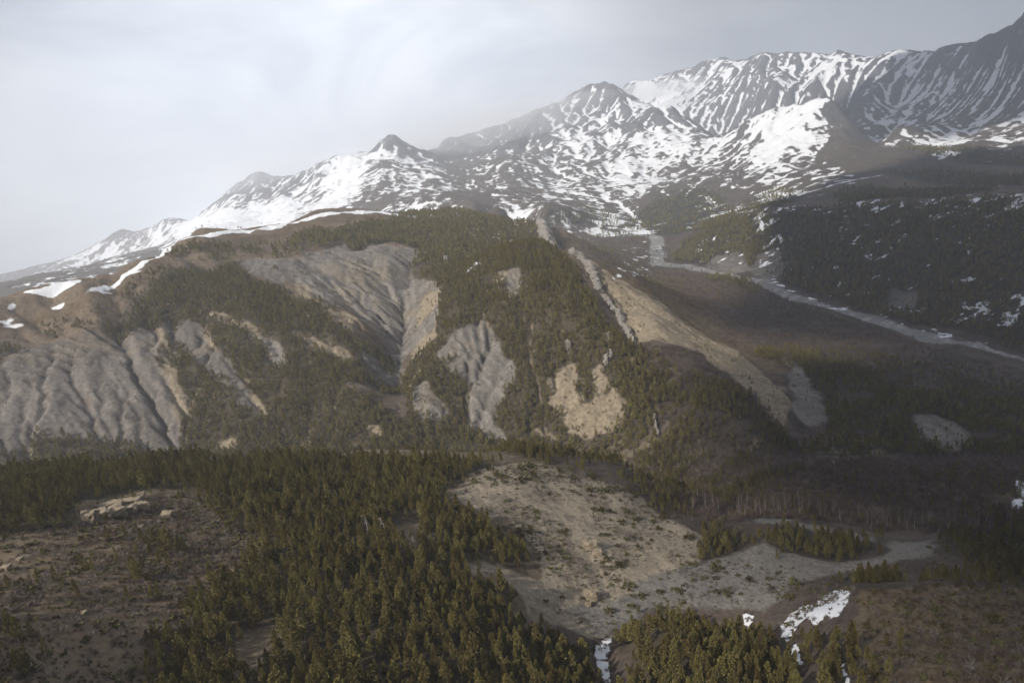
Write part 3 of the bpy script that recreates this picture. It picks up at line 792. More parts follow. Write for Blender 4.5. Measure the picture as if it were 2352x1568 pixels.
def frayed(m, n=4):
    b = blur(m, n)
    return smooth(.2, .8, b + mixm * (b > .02))


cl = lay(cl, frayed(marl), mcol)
streaks = smooth(1.2 - .3 * (PX > 1330), 1.75 - .3 * (PX > 1330), lMID + 1.0 * mixm) * (1 - bare) * (R2 < 1500) * smooth(150, 220, GB + 60) * smooth(.3, .6, forest)
cl = lay(cl, streaks * .9, C(.25, .205, .145))
tcol = C(.300, .250, .180) * (1 + .12 * n_big + .12 * n_mid)
tcol = lay(tcol, smooth(.15, .6, n_mid[..., 0] + .6 * n_fin[..., 0]) * .5, C(.17, .135, .10))
cl = lay(cl, frayed(tan * (R2 > 560)), tcol)
mixn = .45 * fbm(GX / 7, GY / 7, 4, 107) + .35 * fbm(GX / 25, GY / 25, 2, 108)


def ragged(m, n=7):
    """near edges dissolve into patches"""
    return smooth(.25, .75, blur(m, n) + mixn * (blur(m, n) > .02))


tn = tan * (R2 < 560)
ncol = lay(np.broadcast_to(C(.300, .255, .195), cl.shape) * (1 + .08 * n_big + .08 * n_mid), smooth(.05, .5, n_fin[..., 0] + .5 * n_mid[..., 0]) * .55, C(.15, .125, .10))
cl = lay(cl, ragged(tn, 9), ncol)
cl = lay(cl, frayed(gravel * (R2 > 560), 2), C(.40, .395, .39) * (1 + .16 * n_mid + .10 * n_fin - .35 * smooth(.5, .75, 1 - np.abs(fbm((GX + GY) / 160, (GX - GY) / 34, 3, 109)))[..., None]))
cl = lay(cl, ragged(gravel * (R2 <= 560), 9), C(.205, .190, .172) * (1 + .16 * n_mid + .16 * n_fin))
# the range: dark limestone and turf, warmer lower down
rock = C(.122, .125, .136) * (1 + .22 * fbm(GX / 300, GY / 300, 3, 121)[..., None] + .18 * streak[..., None])
turf = C(.108, .092, .076) * (1 + .2 * n_big)
rc = lay(np.broadcast_to(turf, cl.shape), smooth(250, 700, GB + 120 * n_big[..., 0] + 300 * (slope - .6)), rock)
cl = lay(cl, smooth(2500, 3300, R2), rc)
fw = smooth(.3, .8, forest + .5 * fbm(GX / 40, GY / 40, 3, 131)) * smooth(1500, 2600, R2)
cl = lay(cl, fw * .9, C(.030, .036, .026))
cl = lay(cl, (bed_zone * smooth(.05, .4, 1 - ledge)) * .5, C(.09, .078, .068))
cl = np.clip(cl * 0.70, 0.01, 1)


def sheet(name, i0, i1, mat):
    """rows i0..i1 of the ground as one mesh with its colours and snow"""
    nr = i1 - i0
    v = np.stack([GX[i0:i1], GY[i0:i1], H[i0:i1]], -1).reshape(-1, 3).astype(np.float32)
    i = np.arange(nr * NC).reshape(nr, NC)
    q = np.stack([i[:-1, :-1], i[:-1, 1:], i[1:, 1:], i[1:, :-1]], -1).reshape(-1, 4).astype(np.int32)
    q = q[:, ::-1]
    me = bpy.data.meshes.new(name)
    me.vertices.add(len(v))
    me.vertices.foreach_set('co', v.ravel())
    me.loops.add(q.size)
    me.loops.foreach_set('vertex_index', np.ascontiguousarray(q).ravel())
    me.polygons.add(len(q))
    me.polygons.foreach_set('loop_start', np.arange(0, q.size, 4, dtype=np.int32))
    me.update()
    me.polygons.foreach_set('use_smooth', np.ones(len(q), bool))
    a = me.attributes.new('land', 'FLOAT_COLOR', 'POINT')
    rgba = np.ones((nr * NC, 4), np.float32)
    rgba[:, :3] = cl[i0:i1].reshape(-1, 3)
    a.data.foreach_set('color', rgba.ravel())
    b = me.attributes.new('snow', 'FLOAT', 'POINT')
    b.data.foreach_set('value', snow[i0:i1].astype(np.float32).ravel())
    me.materials.append(mat)
    o = bpy.data.objects.new(name, me)
    o['kind'] = 'structure'
    col.objects.link(o)
    return o


def ground_material(name, fine, bump):
    m = bpy.data.materials.new(name)
    m.use_nodes = True
    N, L = m.node_tree.nodes, m.node_tree.links
    b = N['Principled BSDF']
    b.inputs['Roughness'].default_value = 0.95
    b.inputs['Specular IOR Level'].default_value = 0.15
    land = N.new('ShaderNodeAttribute')
    land.attribute_name = 'land'
    sn = N.new('ShaderNodeAttribute')
    sn.attribute_name = 'snow'
    geo = N.new('ShaderNodeNewGeometry')
    n1 = N.new('ShaderNodeTexNoise')
    n1.inputs['Scale'].default_value = fine
    n1.inputs['Detail'].default_value = 5
    n1.inputs['Roughness'].default_value = 0.65
    L.new(geo.outputs['Position'], n1.inputs['Vector'])
    mr = N.new('ShaderNodeMapRange')
    mr.inputs['From Min'].default_value = 0.3
    mr.inputs['From Max'].default_value = 0.7
    mr.inputs['To Min'].default_value = 0.62
    mr.inputs['To Max'].default_value = 1.38
    L.new(n1.outputs['Fac'], mr.inputs['Value'])
    mul = N.new('ShaderNodeMix')
    mul.data_type = 'RGBA'
    mul.blend_type = 'MULTIPLY'
    mul.inputs[0].default_value = 1
    L.new(land.outputs['Color'], mul.inputs[6])
    L.new(mr.outputs['Result'], mul.inputs[7])
    ad = N.new('ShaderNodeMath')
    ad.operation = 'MULTIPLY_ADD'
    ad.inputs[1].default_value = 0.5
    L.new(n1.outputs['Fac'], ad.inputs[0])
    L.new(sn.outputs['Fac'], ad.inputs[2])
    st = N.new('ShaderNodeMapRange')
    st.interpolation_type = 'SMOOTHSTEP'
    st.inputs['From Min'].default_value = 0.62
    st.inputs['From Max'].default_value = 0.90
    L.new(ad.outputs[0], st.inputs['Value'])
    mix = N.new('ShaderNodeMix')
    mix.data_type = 'RGBA'
    mix.inputs[7].default_value = (.66, .68, .72, 1)
    L.new(st.outputs['Result'], mix.inputs[0])
    L.new(mul.outputs[2], mix.inputs[6])
    L.new(mix.outputs[2], b.inputs['Base Color'])
    bp = N.new('ShaderNodeBump')
    bp.inputs['Strength'].default_value = 0.6
    bp.inputs['Distance'].default_value = bump
    L.new(n1.outputs['Fac'], bp.inputs['Height'])
    L.new(bp.outputs['Normal'], b.inputs['Normal'])
    return m


k1 = int(np.searchsorted(ROWS, 620)) + 1
k2 = int(np.searchsorted(ROWS, 2600)) + 1
sheet('near_terrain', 0, k1, ground_material('near ground', 0.55, 0.6))
sheet('valley_terrain', k1 - 1, k2, ground_material('valley ground', 0.22, 1.5))
sheet('mountains', k2 - 1, NR, ground_material('mountain ground', 0.07, 8.0))
print('ground', round(time.time() - _t, 1))

# ------------------------------------------------------------------ plants: building blocks
def plain(name, rgb, var=0.25, rough=0.9, hue=0.03):
    """matt material whose tint changes a little from plant to plant and inside each plant"""
    m = bpy.data.materials.new(name)
    m.use_nodes = True
    N, L = m.node_tree.nodes, m.node_tree.links
    b = N['Principled BSDF']
    b.inputs['Roughness'].default_value = rough
    b.inputs['Specular IOR Level'].default_value = 0.12
    oi = N.new('ShaderNodeObjectInfo')
    geo = N.new('ShaderNodeNewGeometry')
    no = N.new('ShaderNodeTexNoise')
    no.inputs['Scale'].default_value = 0.7
    no.inputs['Detail'].default_value = 3
    L.new(geo.outputs['Position'], no.inputs['Vector'])
    hs = N.new('ShaderNodeHueSaturation')
    hs.inputs['Color'].default_value = (*rgb, 1)
    r1 = N.new('ShaderNodeMapRange')
    r1.inputs['To Min'].default_value = 0.5 - hue
    r1.inputs['To Max'].default_value = 0.5 + hue
    L.new(oi.outputs['Random'], r1.inputs['Value'])
    L.new(r1.outputs['Result'], hs.inputs['Hue'])
    ad = N.new('ShaderNodeMath')
    ad.operation = 'ADD'
    L.new(oi.outputs['Random'], ad.inputs[0])
    L.new(no.outputs['Fac'], ad.inputs[1])
    r2 = N.new('ShaderNodeMapRange')
    r2.inputs['From Min'].default_value = 0.2
    r2.inputs['From Max'].default_value = 1.8
    r2.inputs['To Min'].default_value = 1 - var
    r2.inputs['To Max'].default_value = 1 + var
    L.new(ad.outputs[0], r2.inputs['Value'])
    L.new(r2.outputs['Result'], hs.inputs['Value'])
    L.new(hs.outputs['Color'], b.inputs['Base Color'])
    return m


M_NEEDLE = plain('pine needles', (.158, .133, .047), .45, .9, .012)
M_BARK = plain('pine bark', (.15, .11, .085), .25)
M_DEAD = plain('dead grey wood', (.34, .31, .28), .15)
M_BIRCH = plain('pale birch bark', (.33, .305, .28), .15)
M_TWIG = plain('bare brown twigs', (.125, .092, .078), .3)
M_SHRUB = plain('juniper leaves', (.095, .085, .035), .35)
M_GREYTWIG = plain('grey bare twigs', (.17, .145, .13), .25)
M_TUFT = plain('dry tussock', (.12, .092, .06), .3)


def rock_material(name, rgb, dark):
    m = bpy.data.materials.new(name)
    m.use_nodes = True
    N, L = m.node_tree.nodes, m.node_tree.links
    b = N['Principled BSDF']
    b.inputs['Roughness'].default_value = 0.95
    geo = N.new('ShaderNodeNewGeometry')
    mp = N.new('ShaderNodeMapping')
    mp.inputs['Scale'].default_value = (1, 1, 2.2)
    L.new(geo.outputs['Position'], mp.inputs['Vector'])
    no = N.new('ShaderNodeTexNoise')
    no.inputs['Scale'].default_value = .35
    no.inputs['Detail'].default_value = 8
    no.inputs['Roughness'].default_value = .7
    L.new(mp.outputs['Vector'], no.inputs['Vector'])
    cr = N.new('ShaderNodeValToRGB')
    cr.color_ramp.elements[0].position, cr.color_ramp.elements[0].color = .33, (*dark, 1)
    cr.color_ramp.elements[1].position, cr.color_ramp.elements[1].color = .62, (*rgb, 1)
    L.new(no.outputs['Fac'], cr.inputs['Fac'])
    L.new(cr.outputs['Color'], b.inputs['Base Color'])
    bp = N.new('ShaderNodeBump')
    bp.inputs['Distance'].default_value = .6
    L.new(no.outputs['Fac'], bp.inputs['Height'])
    L.new(bp.outputs['Normal'], b.inputs['Normal'])
    return m


M_ROCK = rock_material('pale limestone', (.27, .25, .225), (.10, .09, .08))
M_ROCKT = rock_material('tan sandstone', (.25, .205, .145), (.11, .088, .062))


class Bits:
    """triangles and quads gathered for one mesh"""
    def __init__(s):
        s.v, s.f = [], []

    def tri(s, a, b, c):
        i = len(s.v)
        s.v += [tuple(a), tuple(b), tuple(c)]
        s.f.append((i, i + 1, i + 2))

    def tube(s, path, sides=5):
        base = len(s.v)
        for k, (p, r) in enumerate(path):
            p = np.array(p, float)
            d = np.array(path[min(k + 1, len(path) - 1)][0], float) - np.array(path[max(k - 1, 0)][0], float)
            d /= np.linalg.norm(d) + 1e-9
            u = np.cross(d, (0.31, 0.87, 0.2))
            u /= np.linalg.norm(u)
            w = np.cross(d, u)
            for j in range(sides):
                a = 2 * math.pi * j / sides
                s.v.append(tuple(p + r * (math.cos(a) * u + math.sin(a) * w)))
        for k in range(len(path) - 1):
            for j in range(sides):
                a, b = base + k * sides + j, base + k * sides + (j + 1) % sides
                s.f.append((a, b, b + sides, a + sides))
        s.f.append(tuple(base + (len(path) - 1) * sides + j for j in range(sides)))

    def tuft(s, c, out, size, blades, rnd):
        """a spray of needles: narrow blades that fan outwards and upwards"""
        c = np.array(c)
        for _ in range(blades):
            d = np.array(out) + rnd.normal(0, .62, 3)
            d[2] += .18
            d /= np.linalg.norm(d) + 1e-9
            side = np.cross(d, rnd.normal(0, 1, 3))
            side /= np.linalg.norm(side) + 1e-9
            l = size * rnd.uniform(.7, 1.25)
            wd = l * .27
            p = c + d * l * .25
            s.tri(c - d * l * .25 - side * wd * .2, p + side * wd, c + d * l)
            s.tri(c - d * l * .25 + side * wd * .2, c + d * l, p - side * wd)

    def mesh(s, name, mat):
        me = bpy.data.meshes.new(name)
        me.from_pydata(s.v, [], s.f)
        me.materials.append(mat)
        me.update()
        return me


def pine_crown(seed, h=11.0, wide=2.1, tufts=110, blades=5, size=1.0):
    rnd = np.random.default_rng(seed)
    b = Bits()
    z0 = rnd.uniform(.18, .34) * h
    lean = rnd.normal(0, .035, 2)
    lob = rnd.uniform(0, 6.28, 3)
    for i in range(tufts):
        t = (i + rnd.random()) / tufts
        t = t ** 0.85
        z = z0 + (h - z0) * t
        ang = i * 2.39996 + rnd.normal(0, .35)
        prof = wide * (min(1, .35 + t * 3.2)) * (1 - t) ** .74 + .10
        prof *= 1 + .28 * math.sin(2 * ang + lob[0] + t * 7) + .2 * math.sin(3 * ang + lob[1] - t * 11)
        rr = prof * math.sqrt(rnd.uniform(.25, 1.0))
        x, y = rr * math.cos(ang) + lean[0] * z, rr * math.sin(ang) + lean[1] * z
        out = np.array((math.cos(ang) * .8, math.sin(ang) * .8, .55 + .7 * t))
        b.tuft((x, y, z - .18 * rr), out, size * (1 - .42 * t) * rnd.uniform(.8, 1.2), blades, rnd)
    b.tuft((lean[0] * h, lean[1] * h, h - .3), (0, 0, 1.6), size * .6, 4, rnd)
    return b.mesh('pine_crown', M_NEEDLE)


def pine_trunk(seed, h=11.0, dead=False):
    rnd = np.random.default_rng(seed)
    lean = rnd.normal(0, .035, 2)
    b = Bits()
    b.tube([((lean[0] * z, lean[1] * z, z - .5), r) for z, r in ((0, .24), (h * .3, .18), (h * .65, .12), (h * .93, .05))], 6)
    for k in range(26 if dead else 7):
        z = h * (rnd.uniform(.2, .95) if dead else rnd.uniform(.15, .6))
        a = rnd.uniform(0, 6.28)
        l = (1 - z / h) * (2.6 if dead else 1.6) + .3
        b.tube([((lean[0] * z, lean[1] * z, z), .05), ((math.cos(a) * l, math.sin(a) * l, z + (-.15 if dead else .2) * l), .018)], 3)
    return b.mesh('pine_trunk', M_DEAD if dead else M_BARK)


def birch_parts(seed, h=11.0):
    rnd = np.random.default_rng(seed)
    b, t = Bits(), Bits()
    wob = rnd.normal(0, .22, (5, 2))
    path = [((wob[k, 0], wob[k, 1], h * k / 4 - (.4 if k == 0 else 0)), .17 * (1 - k / 4.6)) for k in range(5)]
    b.tube(path, 5)
    for k in range(20):
        z = h * rnd.uniform(.38, .97)
        a = rnd.uniform(0, 6.28)
        l = (h - z) * .34 + .5
        up = l * rnd.uniform(.7, 1.5)
        p = np.array((wob[2, 0] * .7, wob[2, 1] * .7, z))
        q = p + (math.cos(a) * l, math.sin(a) * l, up)
        t.tube([(p, .045), (q, .014)], 3)
        for _ in range(3):
            d = rnd.normal(0, .45, 3) + (math.cos(a) * .5, math.sin(a) * .5, .8)
            m0 = p + (q - p) * rnd.uniform(.35, 1)
            t.tube([(m0, .02), (m0 + d * rnd.uniform(.5, 1.0), .008)], 3)
    return b.mesh('birch_trunk', M_BIRCH), t.mesh('birch_branches', M_TWIG)


def twig_bush(seed, h=2.6, n=34, mat=None, spread=.5, w=.05):
    rnd = np.random.default_rng(seed)
    b = Bits()
    for _ in range(n):
        a, s = rnd.uniform(0, 6.28), rnd.uniform(.05, spread)
        d = np.array((math.cos(a) * s, math.sin(a) * s, 1.0))
        d /= np.linalg.norm(d)
        l = h * rnd.uniform(.55, 1.1)
        o = np.array((rnd.normal(0, .16 * h), rnd.normal(0, .16 * h), -.1))
        side = np.cross(d, rnd.normal(0, 1, 3))
        side /= np.linalg.norm(side)
        m = o + d * l * .55 + rnd.normal(0, .05 * h, 3)
        b.tri(o - side * w, o + side * w, m + side * w * 1.3)
        for _k in range(3):
            e = m + (d * .45 + rnd.normal(0, .2, 3)) * l * .8
            b.tri(m - side * w, m + side * w, e)
    return b.mesh('twigs', mat)


def green_bush(seed, h=1.5, r=1.3, n=46):
    rnd = np.random.default_rng(seed)
    b = Bits()
    for _ in range(n):
        v = rnd.normal(0, 1, 3)
        v[2] = abs(v[2])
        v /= np.linalg.norm(v)
        k = rnd.uniform(.45, 1) * (1 + .25 * math.sin(3 * math.atan2(v[1], v[0]) + seed))
        b.tuft((v[0] * r * k, v[1] * r * k, v[2] * h * k * .8), v, .5, 4, rnd)
    return b.mesh('juniper_leaves', M_SHRUB)


# ------------------------------------------------------------------ where plants can stand and be seen
TANE = (H - CAMZ) / R2
HORIZ = np.maximum.accumulate(TANE, axis=0)
rows_i = np.arange(NR)


def grid_pos(x, y):
    r, t = np.hypot(x, y), np.arctan2(x, y)
    return (t - THS[0]) / (THS[1] - THS[0]), np.interp(r, ROWS, rows_i)


def ground_z(x, y):
    u, v = grid_pos(np.atleast_1d(np.asarray(x, float)), np.atleast_1d(np.asarray(y, float)))
    return bilin(H, u, v)


def scatter(r0, r1, cell, field, seed, tall=12.0, margin=260):
    """jittered points of a cell grid, kept with the chance that FIELD gives there, only where the picture (and a bit around it) shows them"""
    g = np.random.default_rng(seed)
    lim = r1 * math.sin(math.radians(50))
    xs, ys = np.arange(-lim, lim, cell), np.arange(r0 * .6, r1, cell)
    X, Y = np.meshgrid(xs, ys)
    X = (X + g.uniform(-.5, .5, X.shape) * cell).ravel()
    Y = (Y + g.uniform(-.5, .5, Y.shape) * cell).ravel()
    r, t = np.hypot(X, Y), np.arctan2(X, Y)
    k = (r > r0) & (r < r1) & (np.abs(t) < math.radians(51))
    X, Y, r = X[k], Y[k], r[k]
    u, v = grid_pos(X, Y)
    k = g.random(len(X)) < bilin(field, u, v)
    X, Y, r, u, v = X[k], Y[k], r[k], u[k], v[k]
    Z = bilin(H, u, v)
    px, py = to_photo(X, Y, Z + tall * .6)
    seen = (Z + tall - CAMZ) / r > bilin(HORIZ, u, np.maximum(v - 1.5, 0)) - 2.0 / r
    k = seen & (px > -margin) & (px < 2352 + margin) & (py > -margin) & (py < 1568 + margin * 2.2)
    return X[k], Y[k], Z[k], r[k], px[k], py[k], g


f_soft = blur(forest, 5)
f_wide = blur(forest[:360], 34)
clump = fbm(GX / 26, GY / 26, 3, 141)
f_near = f_soft.copy()
f_near[:360] = f_wide
f_near = np.clip(f_near + 1.1 * clump * 3 * f_near * (1 - f_near) + .1 * clump * f_near, 0, 1) * (snow < .7) * (1 - .9 * blur(bare, 3))
mid_field = np.clip(f_soft * (1.0 + np.where(f_soft < .86, 1.5, .8) * clump), 0, 1) * (1 - np.clip(spot * 1.1, 0, .8))
stray = (R2 > 560) * (R2 < 2500) * .010 * (1 + clump) * (1 - gravel) * (1 - snowbed)
mid_field = mid_field * (1 - .85 * streaks)
mid_field = np.maximum(mid_field, stray)
mid_field = np.maximum(mid_field, (.16 * tan + .05 * marl) * np.clip(.4 + 1.6 * clump, 0, 1) * (R2 > 600))
far_field = mid_field * (1 - .6 * np.clip(spots * 1.6, 0, 1))

pines = [scatter(100, 620, 3.25, f_near, 1), scatter(620, 1250, 4.5, mid_field, 2), scatter(1250, 2500, 6.8, far_field, 3), scatter(2500, 4200, 17, far_field, 4)]


def points_cloud(name, xyz, scale, rot, meshes, label):
    """one object that stands copies of a few meshes on its own points"""
    me = bpy.data.meshes.new(name)
    me.vertices.add(len(xyz))
    me.vertices.foreach_set('co', xyz.astype(np.float32).ravel())
    a = me.attributes.new('size', 'FLOAT_VECTOR', 'POINT')
    a.data.foreach_set('vector', scale.astype(np.float32).ravel())
    b = me.attributes.new('turn', 'FLOAT_VECTOR', 'POINT')
    b.data.foreach_set('vector', rot.astype(np.float32).ravel())
    c = me.attributes.new('form', 'INT', 'POINT')
    c.data.foreach_set('value', (np.arange(len(xyz)) * 7 % len(meshes)).astype(np.int32))
    o = bpy.data.objects.new(name, me)
    col.objects.link(o)
    o['kind'] = 'stuff'
    o['label'] = label
    ng = bpy.data.node_groups.new(name, 'GeometryNodeTree')
    ng.interface.new_socket('Geometry', in_out='INPUT', socket_type='NodeSocketGeometry')
    ng.interface.new_socket('Geometry', in_out='OUTPUT', socket_type='NodeSocketGeometry')
    N, L = ng.nodes, ng.links
    gi, go = N.new('NodeGroupInput'), N.new('NodeGroupOutput')
    join = N.new('GeometryNodeGeometryToInstance')
    for m in meshes:
        src = bpy.data.objects.new(name + '_form', m)
        ob = N.new('GeometryNodeObjectInfo')
        ob.inputs['Object'].default_value = src
        L.new(ob.outputs['Geometry'], join.inputs[0])
    iop = N.new('GeometryNodeInstanceOnPoints')
    iop.inputs['Pick Instance'].default_value = True

    def attr(n, t):
        q = N.new('GeometryNodeInputNamedAttribute')
        q.data_type = t
        q.inputs['Name'].default_value = n
        return [s for s in q.outputs if s.enabled and s.name == 'Attribute'][0]
    e2r = N.new('FunctionNodeEulerToRotation')
    L.new(attr('turn', 'FLOAT_VECTOR'), e2r.inputs[0])
    m2p = N.new('GeometryNodeMeshToPoints')
    L.new(gi.outputs[0], m2p.inputs['Mesh'])
    L.new(m2p.outputs['Points'], iop.inputs['Points'])
    L.new(join.outputs[0], iop.inputs['Instance'])
    L.new(attr('form', 'INT'), iop.inputs['Instance Index'])
    L.new(e2r.outputs[0], iop.inputs['Rotation'])
    L.new(attr('size', 'FLOAT_VECTOR'), iop.inputs['Scale'])
    L.new(iop.outputs['Instances'], go.inputs[0])
    md = o.modifiers.new('standing copies', 'NODES')
    md.node_group = ng
    return o


def euler(n, g, tilt=.05):
    return np.stack([g.normal(0, tilt, n), g.normal(0, tilt, n), g.uniform(0, 6.283, n)], 1)


CROWNS = [pine_crown(s, 11.0, w, 165, 5, .82) for s, w in ((11, 1.75), (12, 2.0), (13, 1.5), (14, 1.85), (15, 2.15), (16, 1.65))]
TRUNKS = [pine_trunk(s) for s in (11, 12, 13, 14, 15, 16)]
MIDCROWNS = [pine_crown(s, 11.0, w, 46, 3, 1.7) for s, w in ((21, 2.1), (22, 2.4), (23, 1.9))]
FARCROWNS = [pine_crown(s, 11.0, w, 16, 3, 3.0) for s, w in ((31, 2.2), (32, 2.5))]

X, Y, Z, r, px, py, g = pines[0]
hgt = np.clip(g.normal(.67, .17, len(X)), .26, 1.12)
tall_here = np.interp(np.hypot(X, Y), [150, 400, 620], [1.0, 1.0, .95])
u, v = grid_pos(X, Y)
fr = bilin(f_near, u, v)
hgt = hgt * tall_here * np.where(fr < .5, .72, 1.0)
size_px = hgt * 11 / np.hypot(r, CAMZ - Z)
inframe = (px > 4) & (px < 2348) & (py > 4) & (py < 1562)
big = np.argsort(-(size_px * inframe))[:300]
is_big = np.zeros(len(X), bool)
is_big[big] = True


def thing(name, label, cat, loc, group=None, rz=0.0, sc=(1, 1, 1), tilt=(0, 0)):
    o = bpy.data.objects.new(name, None)
    o.empty_display_size = .2
    col.objects.link(o)
    o.location = loc
    o.rotation_euler = (tilt[0], tilt[1], rz)
    o.scale = sc
    o['label'], o['category'] = label, cat
    if group:
        o['group'] = group
    return o


def part(name, me, parent):
    o = bpy.data.objects.new(name, me)
    col.objects.link(o)
    o.parent = parent
    return o


def pine_words(qx, qy, s, wide):
    """qx, qy: where the foot of the tree is seen"""
    h = 'tall' if s > .84 else 'short' if s < .7 else 'middling'
    w = 'broad' if wide > 1.03 * s else 'narrow'
    k = h + ' ' + w
    if qx > 1385 and qy > 1370 and qx < 1822:
        side = 'left edge' if qx < 1500 else 'middle' if qx < 1680 else 'right edge'
        return k + ' pine at the ' + side + ' of the dark rounded clump beside the snow gully', 'pines in the clump by the snow gully'
    if qx >= 1822 and qy > 1370:
        side = 'beside the snow patch' if qx < 1905 else 'between the snow patch and the brown hill' if qx < 2000 else 'on the brown hill'
        return k + ' dark pine ' + side, 'pines round the snow patch'
    if qx > 1560:
        side = 'left' if qx < 1715 else 'middle' if qx < 1930 else 'right'
        return k + ' dark pine in the ' + side + ' thicket on the pale wash', 'pines in the wash thickets'
    if qx < 480 and 1200 < qy:
        side = 'bottom left corner' if qx < 150 and qy > 1400 else 'top' if qy < 1330 else 'left half' if qx < 240 else 'right half'
        return k + ' dark pine at the ' + side + ' of the brushy brown slope', 'pines on the brushy slope'
    if qy < 1230:
        side = 'left of the tan outcrop' if qx < 200 else 'above the tan outcrop' if qx < 450 else 'beside the bare slope' if qx > 950 else 'right of the tan outcrop'
        return k + ' olive pine of the upper wood ' + side, 'pines near the foreground crest'
    d = math.hypot(qx - 900, qy - 1240)
    if d < 110:
        side = 'around the clearing with dead trees'
    elif qx > 1080 + (qy - 1240) * .75:
        side = 'along the right edge of the near wood, by the pale slope'
    elif qy > 1500:
        side = 'at the lower edge of the near wood, ' + ('left part' if qx < 650 else 'middle part' if qx < 1000 else 'right part')
    elif qx < 640:
        side = 'along the left edge of the near wood, by the brush'
    else:
        side = 'inside the near wood, ' + ('below' if qy > 1350 else 'beside') + ' the clearing, ' + ('left part' if qx < 860 else 'right part')
    return k + ' pine ' + side, 'pines of the dense near wood'


order = np.nonzero(is_big)[0]
for i in order:
    s = hgt[i]
    wide = s * g.uniform(.85, 1.2)
    fx_, fy_ = to_photo(X[i], Y[i], Z[i])
    lab, grp = pine_words(fx_, fy_, s, wide)
    t = thing('pine_tree', lab, 'tree', (X[i], Y[i], Z[i]), grp, g.uniform(0, 6.28), (wide, wide, s), (g.normal(0, .04), g.normal(0, .04)))
    k = int(g.integers(0, 6))
    part('trunk', TRUNKS[k], t)
    part('crown', CROWNS[k], t)
rest = ~is_big


def pine_cloud(name, sel, X, Y, Z, s, g, meshes, label):
    n = int(sel.sum())
    wide = s[sel] * g.uniform(.85, 1.2, n)
    points_cloud(name, np.stack([X[sel], Y[sel], Z[sel] - .2], 1), np.stack([wide, wide, s[sel]], 1), euler(n, g), meshes, label)


pine_cloud('pine_forest', rest, X, Y, Z, hgt, g, CROWNS, 'olive green pine wood covering the near slope and crest')
X, Y, Z, r, px, py, g = pines[1]
u, v = grid_pos(X, Y)
lone = bilin(f_soft, u, v) < .2
s = np.clip(g.normal(.70, .18, len(X)), .28, 1.15) * np.where(lone, .5, 1)
pine_cloud('pine_forest', np.ones(len(X), bool), X, Y, Z, s, g, MIDCROWNS, 'pine woods on the left mountain and the central hill')
X, Y, Z, r, px, py, g = pines[2]
u, v = grid_pos(X, Y)
lone = bilin(f_soft, u, v) < .3
s = np.clip(g.normal(1.0, .22, len(X)), .4, 1.5) * np.where(lone, .55, 1)
pine_cloud('pine_forest', np.ones(len(X), bool), X, Y, Z, np.stack([s], 1)[:, 0], g, FARCROWNS, 'dark pine woods across the river and on the valley floor')
X, Y, Z, r, px, py, g = pines[3]
s = np.clip(g.normal(1.25, .25, len(X)), .5, 1.8)
pine_cloud('pine_forest', np.ones(len(X), bool), X, Y, Z, s, g, FARCROWNS, 'dark woods at the foot of the snowy range')
print('pines', [len(p[0]) for p in pines], round(time.time() - _t, 1))

# ------------------------------------------------------------------ birches: the nearest ones singly, the thickets behind as one mass
bf = np.zeros_like(forest)
cover([((330, 640), [(1640,1075),(1800,1085),(1950,1085),(2130,1085),(2200,1130),(2340,1140),(2352,1180),(2500,1180),(2500,1235),(2150,1230),(2000,1225),(1900,1205),(1800,1190),(1700,1190),(1600,1165)])], QX, QY, R2, bf, .9)
BX, BY, BZ, br, bpx, bpy_, g = scatter(330, 640, 6.6, bf * np.clip(.75 + .8 * clump, 0, 1), 8, 11, 10)
birch_meshes = [birch_parts(s) for s in (41, 42, 43, 44)]
pick = np.argsort(br)[:110]
for i in pick:
    s = g.uniform(.75, 1.2)
    t = thing('birch_tree', ('tall' if s > 1.05 else 'short' if s < .9 else 'middling') + ' bare birch ' + ('at the left end' if bpx[i] < 1780 else 'in the left part' if bpx[i] < 1900 else 'in the middle' if bpx[i] < 2030 else 'in the right part' if bpx[i] < 2170 else 'at the right end') + ' of the thicket above the wash', 'tree', (BX[i], BY[i], BZ[i]), 'bare birches above the wash', g.uniform(0, 6.28), (s, s, s))
    a, b = birch_meshes[int(g.integers(0, 4))]
    part('trunk', a, t)
    part('branches', b, t)
brush_f = bf * .9
cover([((560, 2400), [(1500,640),(1560,620),(1700,650),(1900,720),(2100,790),(2352,850),(2500,870),(2500,1080),(2100,1080),(1880,900),(1700,800),(1560,700)])], QX, QY, R2, brush_f, .42)
cover([((560, 1200), [(1480,800),(1700,830),(1800,960),(1900,1060),(1640,1110),(1500,1080)])], QX, QY, R2, brush_f, .3)
cover([((330, 640), [(1640,1060),(2352,1050),(2500,1050),(2500,1230),(1620,1190),(1480,1100)])], QX, QY, R2, brush_f, .75)
brush_f *= (1 - bare) * (snow < .5)
TW = [twig_bush(s, 3.4, 26, M_TWIG, .55, .07) for s in (51, 52, 53)]
for r0, r1, cell, lab in ((330, 640, 3.0, 'leafless brown thicket around the birches'), (640, 2000, 6.2, 'leafless purple brown scrub on the valley floor')):
    SX, SY, SZ, sr, sx_, sy_, g = scatter(r0, r1, cell, np.clip(brush_f * (1 + clump), 0, 1), 9 + r0, 4)
    s = g.uniform(.6, 1.4, len(SX)) * (1.0 if r0 < 600 else 1.5)
    points_cloud('bare_scrub', np.stack([SX, SY, SZ], 1), np.stack([s * 1.25, s * 1.25, s], 1), euler(len(SX), g, .08), TW, lab)

